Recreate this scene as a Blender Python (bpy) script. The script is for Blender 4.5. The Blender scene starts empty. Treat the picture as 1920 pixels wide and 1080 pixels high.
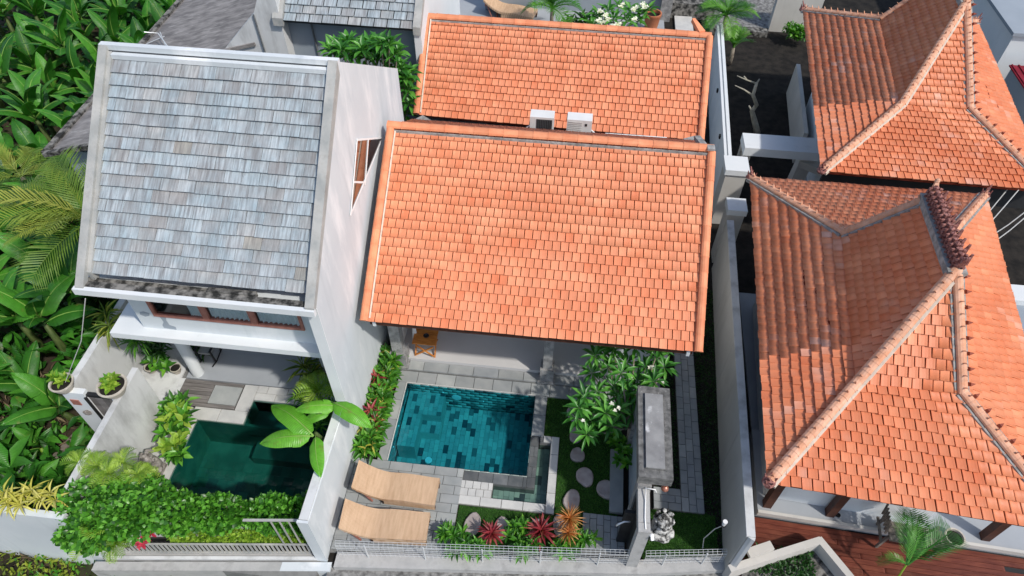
import bpy, math, random
import numpy as np
from mathutils import Vector, Matrix
random.seed(7); np.random.seed(7)
R = math.radians
SC = bpy.context.scene
COL = SC.collection
# ------------------------------------------------------------------ camera
CH = 13.0
def _cam_axes():
    p, r, y = R(48.7125), R(0.8681), R(-5.7701)
    f = Vector((math.sin(y)*math.cos(p), math.cos(y)*math.cos(p), -math.sin(p)))
    rt = Vector((math.cos(y), -math.sin(y), 0)); up = rt.cross(f)
    return rt*math.cos(r)+up*math.sin(r), -rt*math.sin(r)+up*math.cos(r), f
CR, CU, CF = _cam_axes()
FPX = 1313.27
cd = bpy.data.cameras.new('camera'); cam = bpy.data.objects.new('camera', cd); COL.objects.link(cam)
cd.sensor_width = 36; cd.lens = FPX/1920*36; cd.clip_end = 600; cd.clip_start = .1
m3 = Matrix((CR, CU, -CF)).transposed()
cam.matrix_world = Matrix.Translation((0, 0, CH)) @ m3.to_4x4()
SC.camera = cam
# ------------------------------------------------------------------ light
SUN_DIR = Vector((.57, -.4, .8)).normalized()        # towards the sun
w = bpy.data.worlds.new('World'); SC.world = w; w.use_nodes = True
wn = w.node_tree; bg = wn.nodes['Background']
sky = wn.nodes.new('ShaderNodeTexSky'); sky.sky_type = 'NISHITA'; sky.sun_disc = False
el = math.asin(SUN_DIR.z); sky.sun_elevation = el; sky.sun_rotation = math.atan2(SUN_DIR.x, SUN_DIR.y)
sky.air_density = 1.0; sky.dust_density = 1.5; sky.ozone_density = 1.0
wn.links.new(sky.outputs[0], bg.inputs[0]); bg.inputs[1].default_value = .15
sd = bpy.data.lights.new('sun', 'SUN'); sd.energy = 3.0; sd.angle = R(2.0); sd.color = (1, .955, .89)
so = bpy.data.objects.new('sun', sd); COL.objects.link(so); so.rotation_euler = SUN_DIR.to_track_quat('Z', 'Y').to_euler()
so.location = (6, -6, 20)
SC.view_settings.view_transform = 'Standard'; SC.view_settings.look = 'None'
SC.view_settings.exposure = 0.12; SC.view_settings.gamma = 1
SC.render.engine = 'CYCLES'
SC.render.resolution_x = 1024; SC.render.resolution_y = 576
try:
    SC.cycles.max_bounces = 8; SC.cycles.transparent_max_bounces = 12
except Exception: pass

# ------------------------------------------------------------------ helpers
def ray(a, b): return CR*((a-960)/FPX) - CU*((b-540)/FPX) + CF
def gp(a, b, z=0.0):
    d = ray(a, b); s = (z-CH)/d.z; return Vector((d.x*s, d.y*s, z))
def gy(a, b, y):
    d = ray(a, b); s = y/d.y; return Vector((d.x*s, y, CH+d.z*s))
def gx(a, b, x):
    d = ray(a, b); s = x/d.x; return Vector((x, d.y*s, CH+d.z*s))
def proj(p):
    q = Vector(p)-Vector((0, 0, CH)); return 960+FPX*q.dot(CR)/q.dot(CF), 540-FPX*q.dot(CU)/q.dot(CF)

def nt(name):
    m = bpy.data.materials.new(name); m.use_nodes = True
    return m, m.node_tree.nodes, m.node_tree.links, m.node_tree.nodes['Principled BSDF']
def ramp(n, l, fac, stops):
    r = n.new('ShaderNodeValToRGB'); l.new(fac, r.inputs[0])
    e = r.color_ramp.elements
    while len(e) < len(stops): e.new(.5)
    for k, (p, c) in enumerate(stops):
        e[k].position = p; e[k].color = tuple(c)+(1,) if len(c) == 3 else c
    return r
def rnd_socket(n, l):
    oi = n.new('ShaderNodeObjectInfo'); at = n.new('ShaderNodeAttribute'); at.attribute_name = 'rnd'
    a = n.new('ShaderNodeMath'); a.operation = 'ADD'; l.new(oi.outputs['Random'], a.inputs[0]); l.new(at.outputs['Fac'], a.inputs[1])
    f = n.new('ShaderNodeMath'); f.operation = 'FRACT'; l.new(a.outputs[0], f.inputs[0]); return f.outputs[0]
def pos_socket(n, l, stretch=(1, 1, 1), rot=0):
    g = n.new('ShaderNodeNewGeometry'); mp = n.new('ShaderNodeMapping'); mp.inputs['Scale'].default_value = stretch
    mp.inputs['Rotation'].default_value = (0, 0, rot)
    l.new(g.outputs['Position'], mp.inputs[0]); return mp.outputs[0]
def noise(n, l, vec, scale, detail=4, rough=.55):
    t = n.new('ShaderNodeTexNoise'); t.inputs['Scale'].default_value = scale; t.inputs['Detail'].default_value = detail
    t.inputs['Roughness'].default_value = rough; l.new(vec, t.inputs['Vector']); return t.outputs['Fac']
def mixc(n, l, fac, a, b, blend='MIX'):
    m = n.new('ShaderNodeMix'); m.data_type = 'RGBA'; m.blend_type = blend
    for s, v in ((m.inputs[0], fac), (m.inputs[6], a), (m.inputs[7], b)):
        if isinstance(v, (int, float)): s.default_value = v
        elif isinstance(v, (tuple, list)): s.default_value = tuple(v)+(1,) if len(v) == 3 else v
        else: l.new(v, s)
    return m.outputs[2]
def mat(name, c1, c2=None, scale=3, stretch=(1, 1, 1), rot=0, rough=.8, cols=None, jit=0.0, dirt=None, dirt_scale=1.2, dirt_pos=(.5, .7),
        dirt_stretch=(1, 1, 1), shift=False, bump=.0, bscale=30, spec=.3, metal=0, lo=.35, hi=.65, dirt2=None, pale=None):
    m, n, l, b = nt(name)
    v = pos_socket(n, l, stretch, rot)
    base = ramp(n, l, noise(n, l, v, scale, 5), [(lo, c1), (hi, c2 or c1)]).outputs[0]
    if cols:
        r = ramp(n, l, rnd_socket(n, l), cols); r.color_ramp.interpolation = 'CONSTANT'
        base = mixc(n, l, .999, base, r.outputs[0], 'MULTIPLY')
    if jit:
        rs = rnd_socket(n, l); mr = n.new('ShaderNodeMapRange'); mr.inputs[3].default_value = 1-jit; mr.inputs[4].default_value = 1+jit
        l.new(rs, mr.inputs[0]); base = mixc(n, l, 1.0, base, mr.outputs[0], 'MULTIPLY')
    if pale:
        col, sc, p0, p1, thr = pale
        f1 = ramp(n, l, noise(n, l, pos_socket(n, l), sc, 3), [(p0, (0, 0, 0)), (p1, (1, 1, 1))]).outputs[0]
        rs2 = rnd_socket(n, l); mh = n.new('ShaderNodeMath'); mh.operation = 'MULTIPLY'; l.new(rs2, mh.inputs[0]); mh.inputs[1].default_value = 7.31
        mf = n.new('ShaderNodeMath'); mf.operation = 'FRACT'; l.new(mh.outputs[0], mf.inputs[0])
        f2 = ramp(n, l, mf.outputs[0], [(thr, (0, 0, 0)), (min(1, thr+.35), (1, 1, 1))]).outputs[0]
        base = mixc(n, l, mixc(n, l, 1.0, f1, f2, 'MULTIPLY'), base, col)
    for dd in (dirt, dirt2):
        if dd is None: continue
        col, sc, ps, st, amt = dd if isinstance(dd[0], (tuple, list)) else (dd, dirt_scale, dirt_pos, dirt_stretch, 1)
        pv_ = pos_socket(n, l, st, rot)
        if shift:
            va = n.new('ShaderNodeVectorMath'); va.operation = 'MULTIPLY_ADD'; cb = n.new('ShaderNodeCombineXYZ'); l.new(rnd_socket(n, l), cb.inputs[0]); l.new(cb.outputs[0], va.inputs[0])
            va.inputs[1].default_value = (shift, 0, 0); l.new(pv_, va.inputs[2]); pv_ = va.outputs[0]
        f = ramp(n, l, noise(n, l, pv_, sc, 7, .62), [(ps[0], (0, 0, 0)), (ps[1], (amt,)*3)]).outputs[0]
        base = mixc(n, l, f, base, col)
    l.new(base, b.inputs['Base Color']); b.inputs['Roughness'].default_value = rough
    b.inputs['Specular IOR Level'].default_value = spec; b.inputs['Metallic'].default_value = metal
    if bump:
        bp = n.new('ShaderNodeBump'); bp.inputs['Strength'].default_value = bump; bp.inputs['Distance'].default_value = .01
        l.new(noise(n, l, v, bscale, 6), bp.inputs['Height']); l.new(bp.outputs[0], b.inputs['Normal'])
    return m
def leafmat(name, cols, rough=.42, trans=.3, veins=False):
    m, n, l, b = nt(name)
    rs = rnd_socket(n, l); r = ramp(n, l, rs, [(i/max(1, len(cols)-1), c) for i, c in enumerate(cols)])
    nf = noise(n, l, pos_socket(n, l), 9, 3)
    mr = n.new('ShaderNodeMapRange'); mr.inputs[3].default_value = .65; mr.inputs[4].default_value = 1.35; l.new(nf, mr.inputs[0])
    c = mixc(n, l, 1.0, r.outputs[0], mr.outputs[0], 'MULTIPLY')
    if veins:     # side veins across the blade and browned margins
        tc = n.new('ShaderNodeTexCoord'); mp = n.new('ShaderNodeMapping'); l.new(tc.outputs['Object'], mp.inputs[0]); wv = n.new('ShaderNodeTexWave'); wv.bands_direction = 'Y'; wv.inputs['Scale'].default_value = 13; wv.inputs['Distortion'].default_value = 1.2; l.new(mp.outputs[0], wv.inputs[0])
        mv = n.new('ShaderNodeMapRange'); mv.inputs[3].default_value = .84; mv.inputs[4].default_value = 1.1; l.new(wv.outputs['Fac'], mv.inputs[0]); c = mixc(n, l, 1.0, c, mv.outputs[0], 'MULTIPLY')
        fb = ramp(n, l, noise(n, l, pos_socket(n, l), 2.6, 6, .7), [(.6, (0, 0, 0)), (.72, (.75,)*3)]).outputs[0]; c = mixc(n, l, fb, c, (.22, .2, .05))
        bp = n.new('ShaderNodeBump'); bp.inputs['Strength'].default_value = .25; bp.inputs['Distance'].default_value = .02; l.new(wv.outputs['Fac'], bp.inputs['Height']); l.new(bp.outputs[0], b.inputs['Normal'])
    l.new(c, b.inputs['Base Color']); b.inputs['Roughness'].default_value = rough; b.inputs['Specular IOR Level'].default_value = .45
    t = n.new('ShaderNodeBsdfTranslucent'); c2 = mixc(n, l, 1.0, c, (1.5, 1.7, .6), 'MULTIPLY'); l.new(c2, t.inputs[0])
    mx = n.new('ShaderNodeMixShader'); mx.inputs[0].default_value = trans; l.new(b.outputs[0], mx.inputs[1]); l.new(t.outputs[0], mx.inputs[2])
    l.new(mx.outputs[0], n['Material Output'].inputs[0]); return m

class MB:
    def __init__(s): s.v = []; s.f = []; s.r = []; s.m = []
    def add(s, vs, fs, r=None, m=0):
        o = len(s.v); s.v += [tuple(x) for x in vs]; r = random.random() if r is None else r
        for f in fs: s.f.append(tuple(o+i for i in f)); s.r.append(r); s.m.append(m)
        return s
    def box(s, x0, x1, y0, y1, z0, z1, m=0):
        return s.add([(x0, y0, z0), (x1, y0, z0), (x1, y1, z0), (x0, y1, z0), (x0, y0, z1), (x1, y0, z1), (x1, y1, z1), (x0, y1, z1)],
                     [(0, 3, 2, 1), (4, 5, 6, 7), (0, 1, 5, 4), (1, 2, 6, 5), (2, 3, 7, 6), (3, 0, 4, 7)], m=m)
    def prism(s, poly, z0, z1, m=0):            # poly: ccw list of xy
        n = len(poly); a = [(p[0], p[1], z0) for p in poly]+[(p[0], p[1], z1) for p in poly]
        return s.add(a, [tuple(range(n-1, -1, -1)), tuple(range(n, 2*n))]+[(i, (i+1) % n, n+(i+1) % n, n+i) for i in range(n)], m=m)
    def xprism(s, poly, x0, x1, m=0):           # poly: list of (y,z)
        n = len(poly); a = [(x0, p[0], p[1]) for p in poly]+[(x1, p[0], p[1]) for p in poly]
        return s.add(a, [tuple(range(n)), tuple(range(2*n-1, n-1, -1))]+[(i, n+i, n+(i+1) % n, (i+1) % n) for i in range(n)], m=m)
    def obox(s, P, Q, w, h, up=(0, 0, 1), m=0, w2=None, h2=None):     # bar from P to Q
        P, Q = Vector(P), Vector(Q); d = (Q-P).normalized(); u = Vector(up)
        sd = d.cross(u)
        if sd.length < 1e-4: sd = d.cross(Vector((1, 0, 0)))
        sd.normalize(); u = sd.cross(d); w2 = w if w2 is None else w2; h2 = h if h2 is None else h2
        vs = []
        for c, a, b in ((P, w/2, h/2), (Q, w2/2, h2/2)):
            vs += [c-sd*a-u*b, c+sd*a-u*b, c+sd*a+u*b, c-sd*a+u*b]
        return s.add(vs, [(0, 3, 2, 1), (4, 5, 6, 7), (0, 1, 5, 4), (1, 2, 6, 5), (2, 3, 7, 6), (3, 0, 4, 7)], m=m)
    def tube(s, pts, rad, n=8, m=0, r=None):
        pts = [Vector(p) for p in pts]; rs = rad if isinstance(rad, (list, tuple)) else [rad]*len(pts)
        vs = []; fs = []; pu = None
        for i, p in enumerate(pts):
            d = (pts[min(i+1, len(pts)-1)]-pts[max(i-1, 0)]).normalized()
            a = d.cross(Vector((0, 0, 1)) if abs(d.z) < .95 else Vector((1, 0, 0))).normalized() if pu is None else (pu-d*pu.dot(d)).normalized()
            pu = a; b = d.cross(a)
            vs += [p+(a*math.cos(t)+b*math.sin(t))*rs[i] for t in [k*2*math.pi/n for k in range(n)]]
        for i in range(len(pts)-1):
            fs += [(i*n+k, i*n+(k+1) % n, (i+1)*n+(k+1) % n, (i+1)*n+k) for k in range(n)]
        fs += [tuple(range(n-1, -1, -1)), tuple(range((len(pts)-1)*n, len(pts)*n))]
        return s.add(vs, fs, r, m)
    def lathe(s, prof, c=(0, 0, 0), n=20, m=0):   # prof: (r,z)
        vs = []; fs = []
        for r_, z in prof: vs += [(c[0]+r_*math.cos(k*2*math.pi/n), c[1]+r_*math.sin(k*2*math.pi/n), c[2]+z) for k in range(n)]
        for i in range(len(prof)-1): fs += [(i*n+k, i*n+(k+1) % n, (i+1)*n+(k+1) % n, (i+1)*n+k) for k in range(n)]
        return s.add(vs, fs, m=m)
    def ball(s, c, r, sz=(1, 1, 1), n=10, jit=0, m=0):
        vs = []; fs = []; k = n//2
        for i in range(k+1):
            for j in range(n):
                t = math.pi*i/k; q = 1+random.uniform(-jit, jit); a = 2*math.pi*j/n
                vs.append((c[0]+r*sz[0]*q*math.sin(t)*math.cos(a), c[1]+r*sz[1]*q*math.sin(t)*math.sin(a), c[2]+r*sz[2]*q*math.cos(t)))
        for i in range(k): fs += [(i*n+j, (i+1)*n+j, (i+1)*n+(j+1) % n, i*n+(j+1) % n) for j in range(n)]
        return s.add(vs, fs, m=m)
    def sheet(s, poly, z): return s.add([(p[0], p[1], z) for p in poly], [tuple(range(len(poly)))])
    def mesh(s, name, mats, smooth=False):
        me = bpy.data.meshes.new(name); me.from_pydata(s.v, [], s.f)
        for x in (mats if isinstance(mats, (list, tuple)) else [mats]): me.materials.append(x)
        me.polygons.foreach_set('material_index', s.m)
        if smooth: me.polygons.foreach_set('use_smooth', [True]*len(s.f))
        a = me.attributes.new('rnd', 'FLOAT', 'FACE'); a.data.foreach_set('value', s.r); me.update(); return me
    def build(s, name, mats, parent=None, smooth=False):
        return link(name, s.mesh(name, mats, smooth), parent)
def link(name, me, parent=None, mw=None):
    o = bpy.data.objects.new(name, me); COL.objects.link(o)
    if mw is not None: o.matrix_basis = mw
    if parent is not None: o.parent = parent
    return o
def tag(o, label=None, cat=None, group=None, kind=None):
    if label: o['label'] = label
    if cat: o['category'] = cat
    if group: o['group'] = group
    if kind: o['kind'] = kind
    return o
def thing(name, label, cat, loc=(0, 0, 0), group=None):
    o = bpy.data.objects.new(name, None); COL.objects.link(o); o.location = loc; o.empty_display_size = .2
    return tag(o, label, cat, group)
def part(mb, name, mats, parent, smooth=False):
    """link a part whose vertices are in world coordinates under a thing at its own base"""
    o = mb.build(name, mats, None, smooth); o.parent = parent
    p = parent; off = Vector((0, 0, 0))
    while p is not None: off += p.location; p = p.parent
    o.location = -off; return o
def smoothsh(o, ang=40):
    me = o.data; me.polygons.foreach_set('use_smooth', [True]*len(me.polygons))
    try: me.set_sharp_from_angle(angle=R(ang))
    except Exception: pass
    return o
def inst(name, tv, tf, Ms, rnd, mats, parent=None, smooth=False):
    """one joined mesh from many placed copies of a template; tf all of one size"""
    Ms = np.asarray(Ms, dtype=np.float64); n = len(Ms); tv = np.asarray(tv, float); tf = np.asarray(tf, int)
    V = np.einsum('nij,kj->nki', Ms[:, :3, :3], tv)+Ms[:, None, :3, 3]
    nv = len(tv); nf = len(tf); k = tf.shape[1]
    F = (tf[None]+(np.arange(n)*nv)[:, None, None]).reshape(-1)
    me = bpy.data.meshes.new(name); me.vertices.add(n*nv); me.vertices.foreach_set('co', V.astype(np.float32).reshape(-1))
    me.loops.add(n*nf*k); me.loops.foreach_set('vertex_index', F.astype(np.int32))
    me.polygons.add(n*nf); me.polygons.foreach_set('loop_start', (np.arange(n*nf)*k).astype(np.int32))
    me.update(calc_edges=True)
    for x in (mats if isinstance(mats, (list, tuple)) else [mats]): me.materials.append(x)
    a = me.attributes.new('rnd', 'FLOAT', 'FACE'); a.data.foreach_set('value', np.repeat(np.asarray(rnd, np.float32), nf))
    if smooth: me.polygons.foreach_set('use_smooth', np.ones(n*nf, bool))
    me.validate(); return link(name, me, parent)
def world_off(parent):
    off = Vector((0, 0, 0)); p = parent
    while p is not None: off += p.location; p = p.parent
    return off
# ------------------------------------------------------------------ materials
M = {}
M['tile'] = mat('orange_clay', (.7, .235, .115), (.78, .3, .16), 1.6, rough=.6, jit=.07, cols=[(0, (1, 1, 1)), (.6, (1.03, 1.06, 1.06)), (.8, (.96, .9, .86)), (.93, (.88, .76, .7))], bump=.25, bscale=60)
M['tile_deck'] = mat('tile_underlay', (.16, .022, .008), (.2, .03, .01), 6, rough=.95)
M['tile_b'] = mat('weathered_clay', (.66, .2, .09), (.72, .26, .13), 1.1, rough=.5, jit=.08, cols=[(0, (1, 1, 1)), (.5, (.96, .93, .91)), (.8, (1.03, 1.08, 1.1)), (.94, (.88, .8, .76))], pale=((.74, .4, .29), .8, .54, .68, .55), dirt=((.68, .32, .22), 9, (.6, .82), (1, 1, 1), .5), bump=.3, bscale=60)
M['cap'] = mat('ridge_clay', (.68, .23, .11), (.76, .31, .16), 5, rough=.65, jit=.12, bump=.3, bscale=40)
M['cap_b'] = mat('hip_clay', (.6, .28, .16), (.7, .4, .27), 7, rough=.7, jit=.08, bump=.4, bscale=40)
M['mortar'] = mat('grey_mortar', (.2, .2, .19), (.4, .39, .37), 9, rough=.9, bump=.6, bscale=50)
M['mortar_w'] = mat('pale_mortar', (.62, .52, .42), (.74, .64, .52), 9, rough=.9)
M['carved'] = mat('carved_dark_clay', (.13, .035, .03), (.42, .2, .17), 30, rough=.7, bump=.8, bscale=60)
M['shingle'] = mat('weathered_shingle', (.34, .42, .46), (.46, .51, .535), 2.5, rough=.85, jit=.05,
    cols=[(0, (1, 1, 1)), (.5, (1.04, 1.03, 1.02)), (.7, (.96, .93, .91)), (.88, (.95, .87, .82)), (.985, (1.0, .86, .72))], shift=23,
    dirt=((.13, .125, .13), 30, (.4, .74), (1, .07, .07), .9), dirt2=((.2, .175, .165), 1.1, (.46, .66), (1, .6, .6), .55), bump=.5, bscale=40)
M['shingle_deck'] = mat('shingle_underlay', (.05, .055, .06), rough=.95)
M['wall'] = mat('pale_blue_render', (.56, .6, .62), (.62, .655, .67), .8, rough=.85, dirt=((.36, .4, .42), 3.2, (.55, .8), (1, 1, .1), .55), dirt2=((.82, .83, .83), 1.3, (.5, .66), (1, 1, .3), .75), bump=.12, bscale=20)
M['wall_g'] = mat('grey_blue_shadow', (.27, .31, .35), (.31, .35, .39), .8, rough=.85, bump=.1, bscale=20)
M['wall_w'] = mat('white_render', (.66, .69, .7), (.72, .74, .745), 1.2, rough=.85, dirt=((.42, .42, .4), 2.5, (.6, .85), (1, 1, .3), .6), bump=.12, bscale=20)
M['wall_s'] = mat('stained_white_render', (.58, .59, .585), (.66, .67, .665), 1.4, rough=.88, dirt=((.26, .26, .25), 2.2, (.47, .72), (1, 1, .3), .75), bump=.2, bscale=20)
M['wall_c'] = mat('cream_render', (.5, .48, .44), (.56, .54, .5), 1.2, rough=.9, dirt=((.3, .29, .27), 2.0, (.55, .9), (1, 1, .2), .6), bump=.15, bscale=20)
M['parapet'] = mat('grey_parapet', (.3, .31, .3), (.48, .47, .44), 3, rough=.9, dirt=((.16, .16, .15), 6, (.5, .8), (1, 1, 1), .7), bump=.4, bscale=30)
M['wood_w'] = mat('red_window_wood', (.3, .12, .09), (.4, .17, .13), 8, rough=.6)
M['teak'] = mat('teak', (.42, .14, .025), (.58, .23, .05), 7, stretch=(1, 9, 1), rough=.5, bump=.2, bscale=30)
M['darkwood'] = mat('dark_wood', (.05, .022, .015), (.09, .035, .022), 6, rough=.6)
M['merbau'] = mat('red_deck_wood', (.1, .025, .016), (.16, .045, .026), 3, stretch=(1, 8, 1), rough=.42, jit=.3, dirt=((.26, .1, .06), 2, (.55, .8), (1, 1, 1), .5), bump=.2)
M['greywood'] = mat('grey_wood', (.13, .12, .11), (.24, .22, .21), 4, stretch=(.5, 9, 1), rough=.75, jit=.25, bump=.3)
M['oldwood'] = mat('old_bench_wood', (.12, .1, .085), (.22, .19, .16), 8, rough=.8, bump=.4)
M['stone'] = mat('grey_stone', (.27, .285, .285), (.34, .35, .345), 3, rough=.7, jit=.1, cols=[(0, (1, 1, 1)), (.5, (.93, .94, .95)), (.8, (1.08, 1.08, 1.06)), (.93, (.84, .85, .88))], bump=.25, bscale=40)
M['stone_l'] = mat('pale_stone', (.47, .47, .455), (.56, .555, .53), 4, rough=.75, jit=.08, bump=.2, bscale=40)
M['stone_d'] = mat('dark_wet_stone', (.1, .11, .115), (.16, .165, .165), 4, rough=.3, jit=.25, bump=.2)
M['step'] = mat('stepping_stone', (.3, .25, .235), (.42, .37, .35), 6, rough=.85, jit=.12, bump=.6, bscale=25)
M['grout'] = mat('grout', (.16, .16, .155), (.22, .22, .21), 6, rough=.95)
M['floor'] = mat('polished_floor', (.52, .51, .5), (.57, .56, .55), 1, rough=.45, spec=.4)
M['floor_g'] = mat('grey_terrace_floor', (.33, .35, .37), (.38, .4, .42), 1.2, rough=.5)
M['concrete'] = mat('concrete', (.36, .36, .35), (.47, .465, .45), 3, rough=.9, dirt=((.14, .14, .135), 3, (.52, .78), (1, 1, 1), .75), bump=.5, bscale=30)
M['moss'] = mat('black_stained_concrete', (.025, .025, .023), (.24, .23, .21), 7, rough=.95, lo=.4, hi=.62, bump=.6, bscale=30)
M['column'] = mat('speckled_stone', (.2, .2, .2), (.38, .375, .365), 9, rough=.9, dirt=((.06, .06, .055), 18, (.55, .68), (1, 1, 1), .8), bump=.8, bscale=40)
M['pitted'] = mat('pitted_dark_stone', (.09, .09, .088), (.2, .198, .19), 9, rough=.95, dirt=((.4, .4, .38), 16, (.62, .72), (1, 1, 1), .8), bump=.9, bscale=40)
M['hook'] = mat('shaded_hook_clay', (.22, .05, .03), (.3, .08, .045), 8, rough=.8)  # darker than the cap clay: shade on the hooks' sides is in the colour
M['soil'] = mat('dark_soil', (.009, .008, .007), (.026, .022, .018), 4, rough=1, dirt=((.05, .045, .04), 3, (.62, .8), (1, 1, 1), .5), bump=1, bscale=14)
M['earth'] = mat('grove_earth', (.014, .012, .008), (.06, .045, .028), 2.2, rough=1, dirt=((.03, .07, .012), 1.3, (.5, .62), (1, 1, 1), .9), bump=1, bscale=10)
M['gravel'] = mat('gravel_road', (.09, .088, .085), (.3, .295, .28), 9, rough=1, bump=1, bscale=30)
M['weathered'] = mat('weathered_grey_roof', (.15, .14, .135), (.3, .28, .265), 5, stretch=(.35, 1, 1), rough=.9, dirt=((.42, .4, .38), 9, (.52, .72), (.2, 1.5, 1), .8), dirt2=((.05, .05, .048), .7, (.55, .8), (1, 1, 1), .7), bump=.5)
M['strip_d'] = mat('flat_dark', (.02, .02, .019), (.04, .038, .034), 5, rough=.95)
M['rattan'] = mat('rattan', (.66, .42, .22), (.74, .5, .29), 3, rough=.65, jit=.06)
M['white'] = mat('white_paint', (.78, .78, .77), (.83, .83, .82), 3, rough=.6)
M['acw'] = mat('ac_white', (.68, .68, .66), (.75, .75, .73), 3, rough=.45)
M['black'] = mat('black_metal', (.015, .015, .016), (.03, .03, .03), 5, rough=.5)
M['steel'] = mat('galvanised_wire', (.6, .62, .63), (.7, .72, .72), 9, rough=.45, metal=.3)
M['lead'] = mat('lead_flashing', (.1, .11, .115), (.17, .18, .185), 5, rough=.6)
M['terracotta'] = mat('terracotta_pot', (.45, .15, .07), (.55, .2, .1), 5, rough=.7)
M['potgrey'] = mat('pale_pot', (.4, .36, .3), (.55, .5, .43), 9, rough=.85, bump=.4)
M['statue'] = mat('carved_stone', (.13, .115, .1), (.4, .37, .34), 12, rough=.95, bump=.8, bscale=40)
M['statue_b'] = mat('lichen_stone', (.05, .05, .048), (.6, .6, .58), 9, rough=.95, lo=.42, hi=.58, bump=.8, bscale=40)
M['bark'] = mat('bark', (.16, .13, .1), (.3, .26, .21), 9, rough=.95, bump=.7)
M['bare'] = mat('bare_pale_bark', (.3, .28, .22), (.45, .42, .33), 9, rough=.95, bump=.5)
M['curtain'] = mat('blue_curtain', (.68, .78, .8), (.78, .84, .86), 4, rough=.9)
M['dark'] = mat('dark_interior', (.02, .021, .023), (.03, .031, .033), 3, rough=.8)
M['redroof'] = mat('red_sheet_roof', (.2, .01, .02), (.26, .015, .03), 3, rough=.5)
M['copper'] = mat('copper_lamp', (.45, .18, .12), (.55, .24, .17), 6, rough=.35, metal=.6)
M['pooltile'] = mat('pool_stone', (.33, .38, .36), (.4, .45, .42), 5, rough=.6, cols=[(0, (1, 1, 1)), (.22, (.86, .88, .88)), (.42, (1.12, 1.12, 1.1)), (.6, (.95, .97, .97)), (.76, (.3, .33, .36)), (.88, (.14, .16, .2)), (.93, (1.1, 1.1, 1.05))], jit=.1)
M['pooltile_l'] = mat('pool_stone_dark', (.09, .17, .15), (.17, .27, .23), 2.5, rough=.6, jit=.3, cols=[(0, (1, 1, 1)), (.6, (.75, .8, .8)), (.85, (.4, .45, .5))])
def glassy(name, tint, rough=.02, ior=1.33, wave=0.0, wsc=5):
    m, n, l, b = nt(name); n.remove(b)
    t = n.new('ShaderNodeBsdfTransparent'); t.inputs[0].default_value = tuple(tint)+(1,)
    g = n.new('ShaderNodeBsdfGlossy'); g.inputs['Roughness'].default_value = rough
    f = n.new('ShaderNodeFresnel'); f.inputs[0].default_value = ior
    mx = n.new('ShaderNodeMixShader'); l.new(f.outputs[0], mx.inputs[0]); l.new(t.outputs[0], mx.inputs[1]); l.new(g.outputs[0], mx.inputs[2])
    if wave:
        bp = n.new('ShaderNodeBump'); bp.inputs['Strength'].default_value = wave; bp.inputs['Distance'].default_value = .02
        l.new(noise(n, l, pos_socket(n, l), wsc, 2), bp.inputs['Height']); l.new(bp.outputs[0], g.inputs['Normal']); l.new(bp.outputs[0], f.inputs['Normal'])
    l.new(mx.outputs[0], n['Material Output'].inputs[0]); return m
M['water'] = glassy('turquoise_water', (.18, .68, .79), .03, 1.33, .35, 4)
M['water_s'] = glassy('shallow_water', (.6, .74, .7), .03, 1.33, .25, 6)
M['water_d'] = glassy('deep_green_water', (.22, .6, .56), .04, 1.33, .3, 4)
M['glass'] = glassy('window_glass', (.9, .93, .93), .01, 1.5)
def mirror_pane():
    m, n, l, b = nt('reflective_window'); b.inputs['Base Color'].default_value = (.03, .012, .008, 1); b.inputs['Roughness'].default_value = .03; b.inputs['IOR'].default_value = 2.6; b.inputs['Specular IOR Level'].default_value = .5; return m
M['mirror'] = mirror_pane()
# leaves
G = {}
G['banana'] = leafmat('banana_leaf', [(.02, .1, .012), (.038, .17, .018), (.06, .24, .024), (.1, .33, .035)], .36, .3, True)
G['banana_b'] = leafmat('bright_banana_leaf', [(.13, .4, .03), (.17, .48, .04), (.2, .52, .05)], .36, .3, True)
G['palm'] = leafmat('palm_leaf', [(.09, .17, .025), (.14, .24, .03), (.26, .33, .05), (.36, .38, .07)], .45, .25)
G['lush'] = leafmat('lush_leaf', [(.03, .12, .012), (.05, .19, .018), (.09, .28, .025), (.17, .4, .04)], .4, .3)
G['hedge'] = leafmat('hedge_leaf', [(.018, .08, .01), (.04, .15, .015), (.07, .24, .022), (.12, .36, .035), (.2, .48, .07)], .35, .3)
G['lime'] = leafmat('lime_leaf', [(.12, .25, .02), (.24, .4, .04), (.4, .54, .08)], .45, .3)
G['yellow'] = leafmat('yellow_leaf', [(.42, .42, .05), (.55, .5, .1), (.62, .58, .2)], .5, .3)
G['plum'] = leafmat('plumeria_leaf', [(.03, .13, .02), (.05, .2, .03), (.09, .3, .04), (.14, .38, .06)], .35, .25)
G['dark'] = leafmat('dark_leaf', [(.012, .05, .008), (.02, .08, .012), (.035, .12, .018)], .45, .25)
G['red'] = leafmat('cordyline_leaf', [(.2, .02, .03), (.33, .04, .05), (.45, .12, .1)], .4, .25)
G['orange'] = leafmat('bromeliad_leaf', [(.6, .2, .06), (.65, .3, .1), (.65, .45, .18)], .45, .25)
G['grass'] = leafmat('grass_blade', [(.025, .1, .01), (.045, .16, .016), (.085, .24, .028)], .6, .2)
G['moss'] = leafmat('yellow_green_moss', [(.1, .15, .01), (.2, .26, .02), (.32, .36, .04)], .6, .2)
G['dry'] = leafmat('dry_leaf', [(.06, .04, .02), (.12, .09, .05), (.22, .17, .1)], .8, .1)
G['flower'] = leafmat('white_petal', [(.8, .78, .66), (.85, .84, .78)], .6, .2)
G['pink'] = leafmat('pink_petal', [(.5, .03, .08), (.62, .08, .13)], .6, .2)

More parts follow.
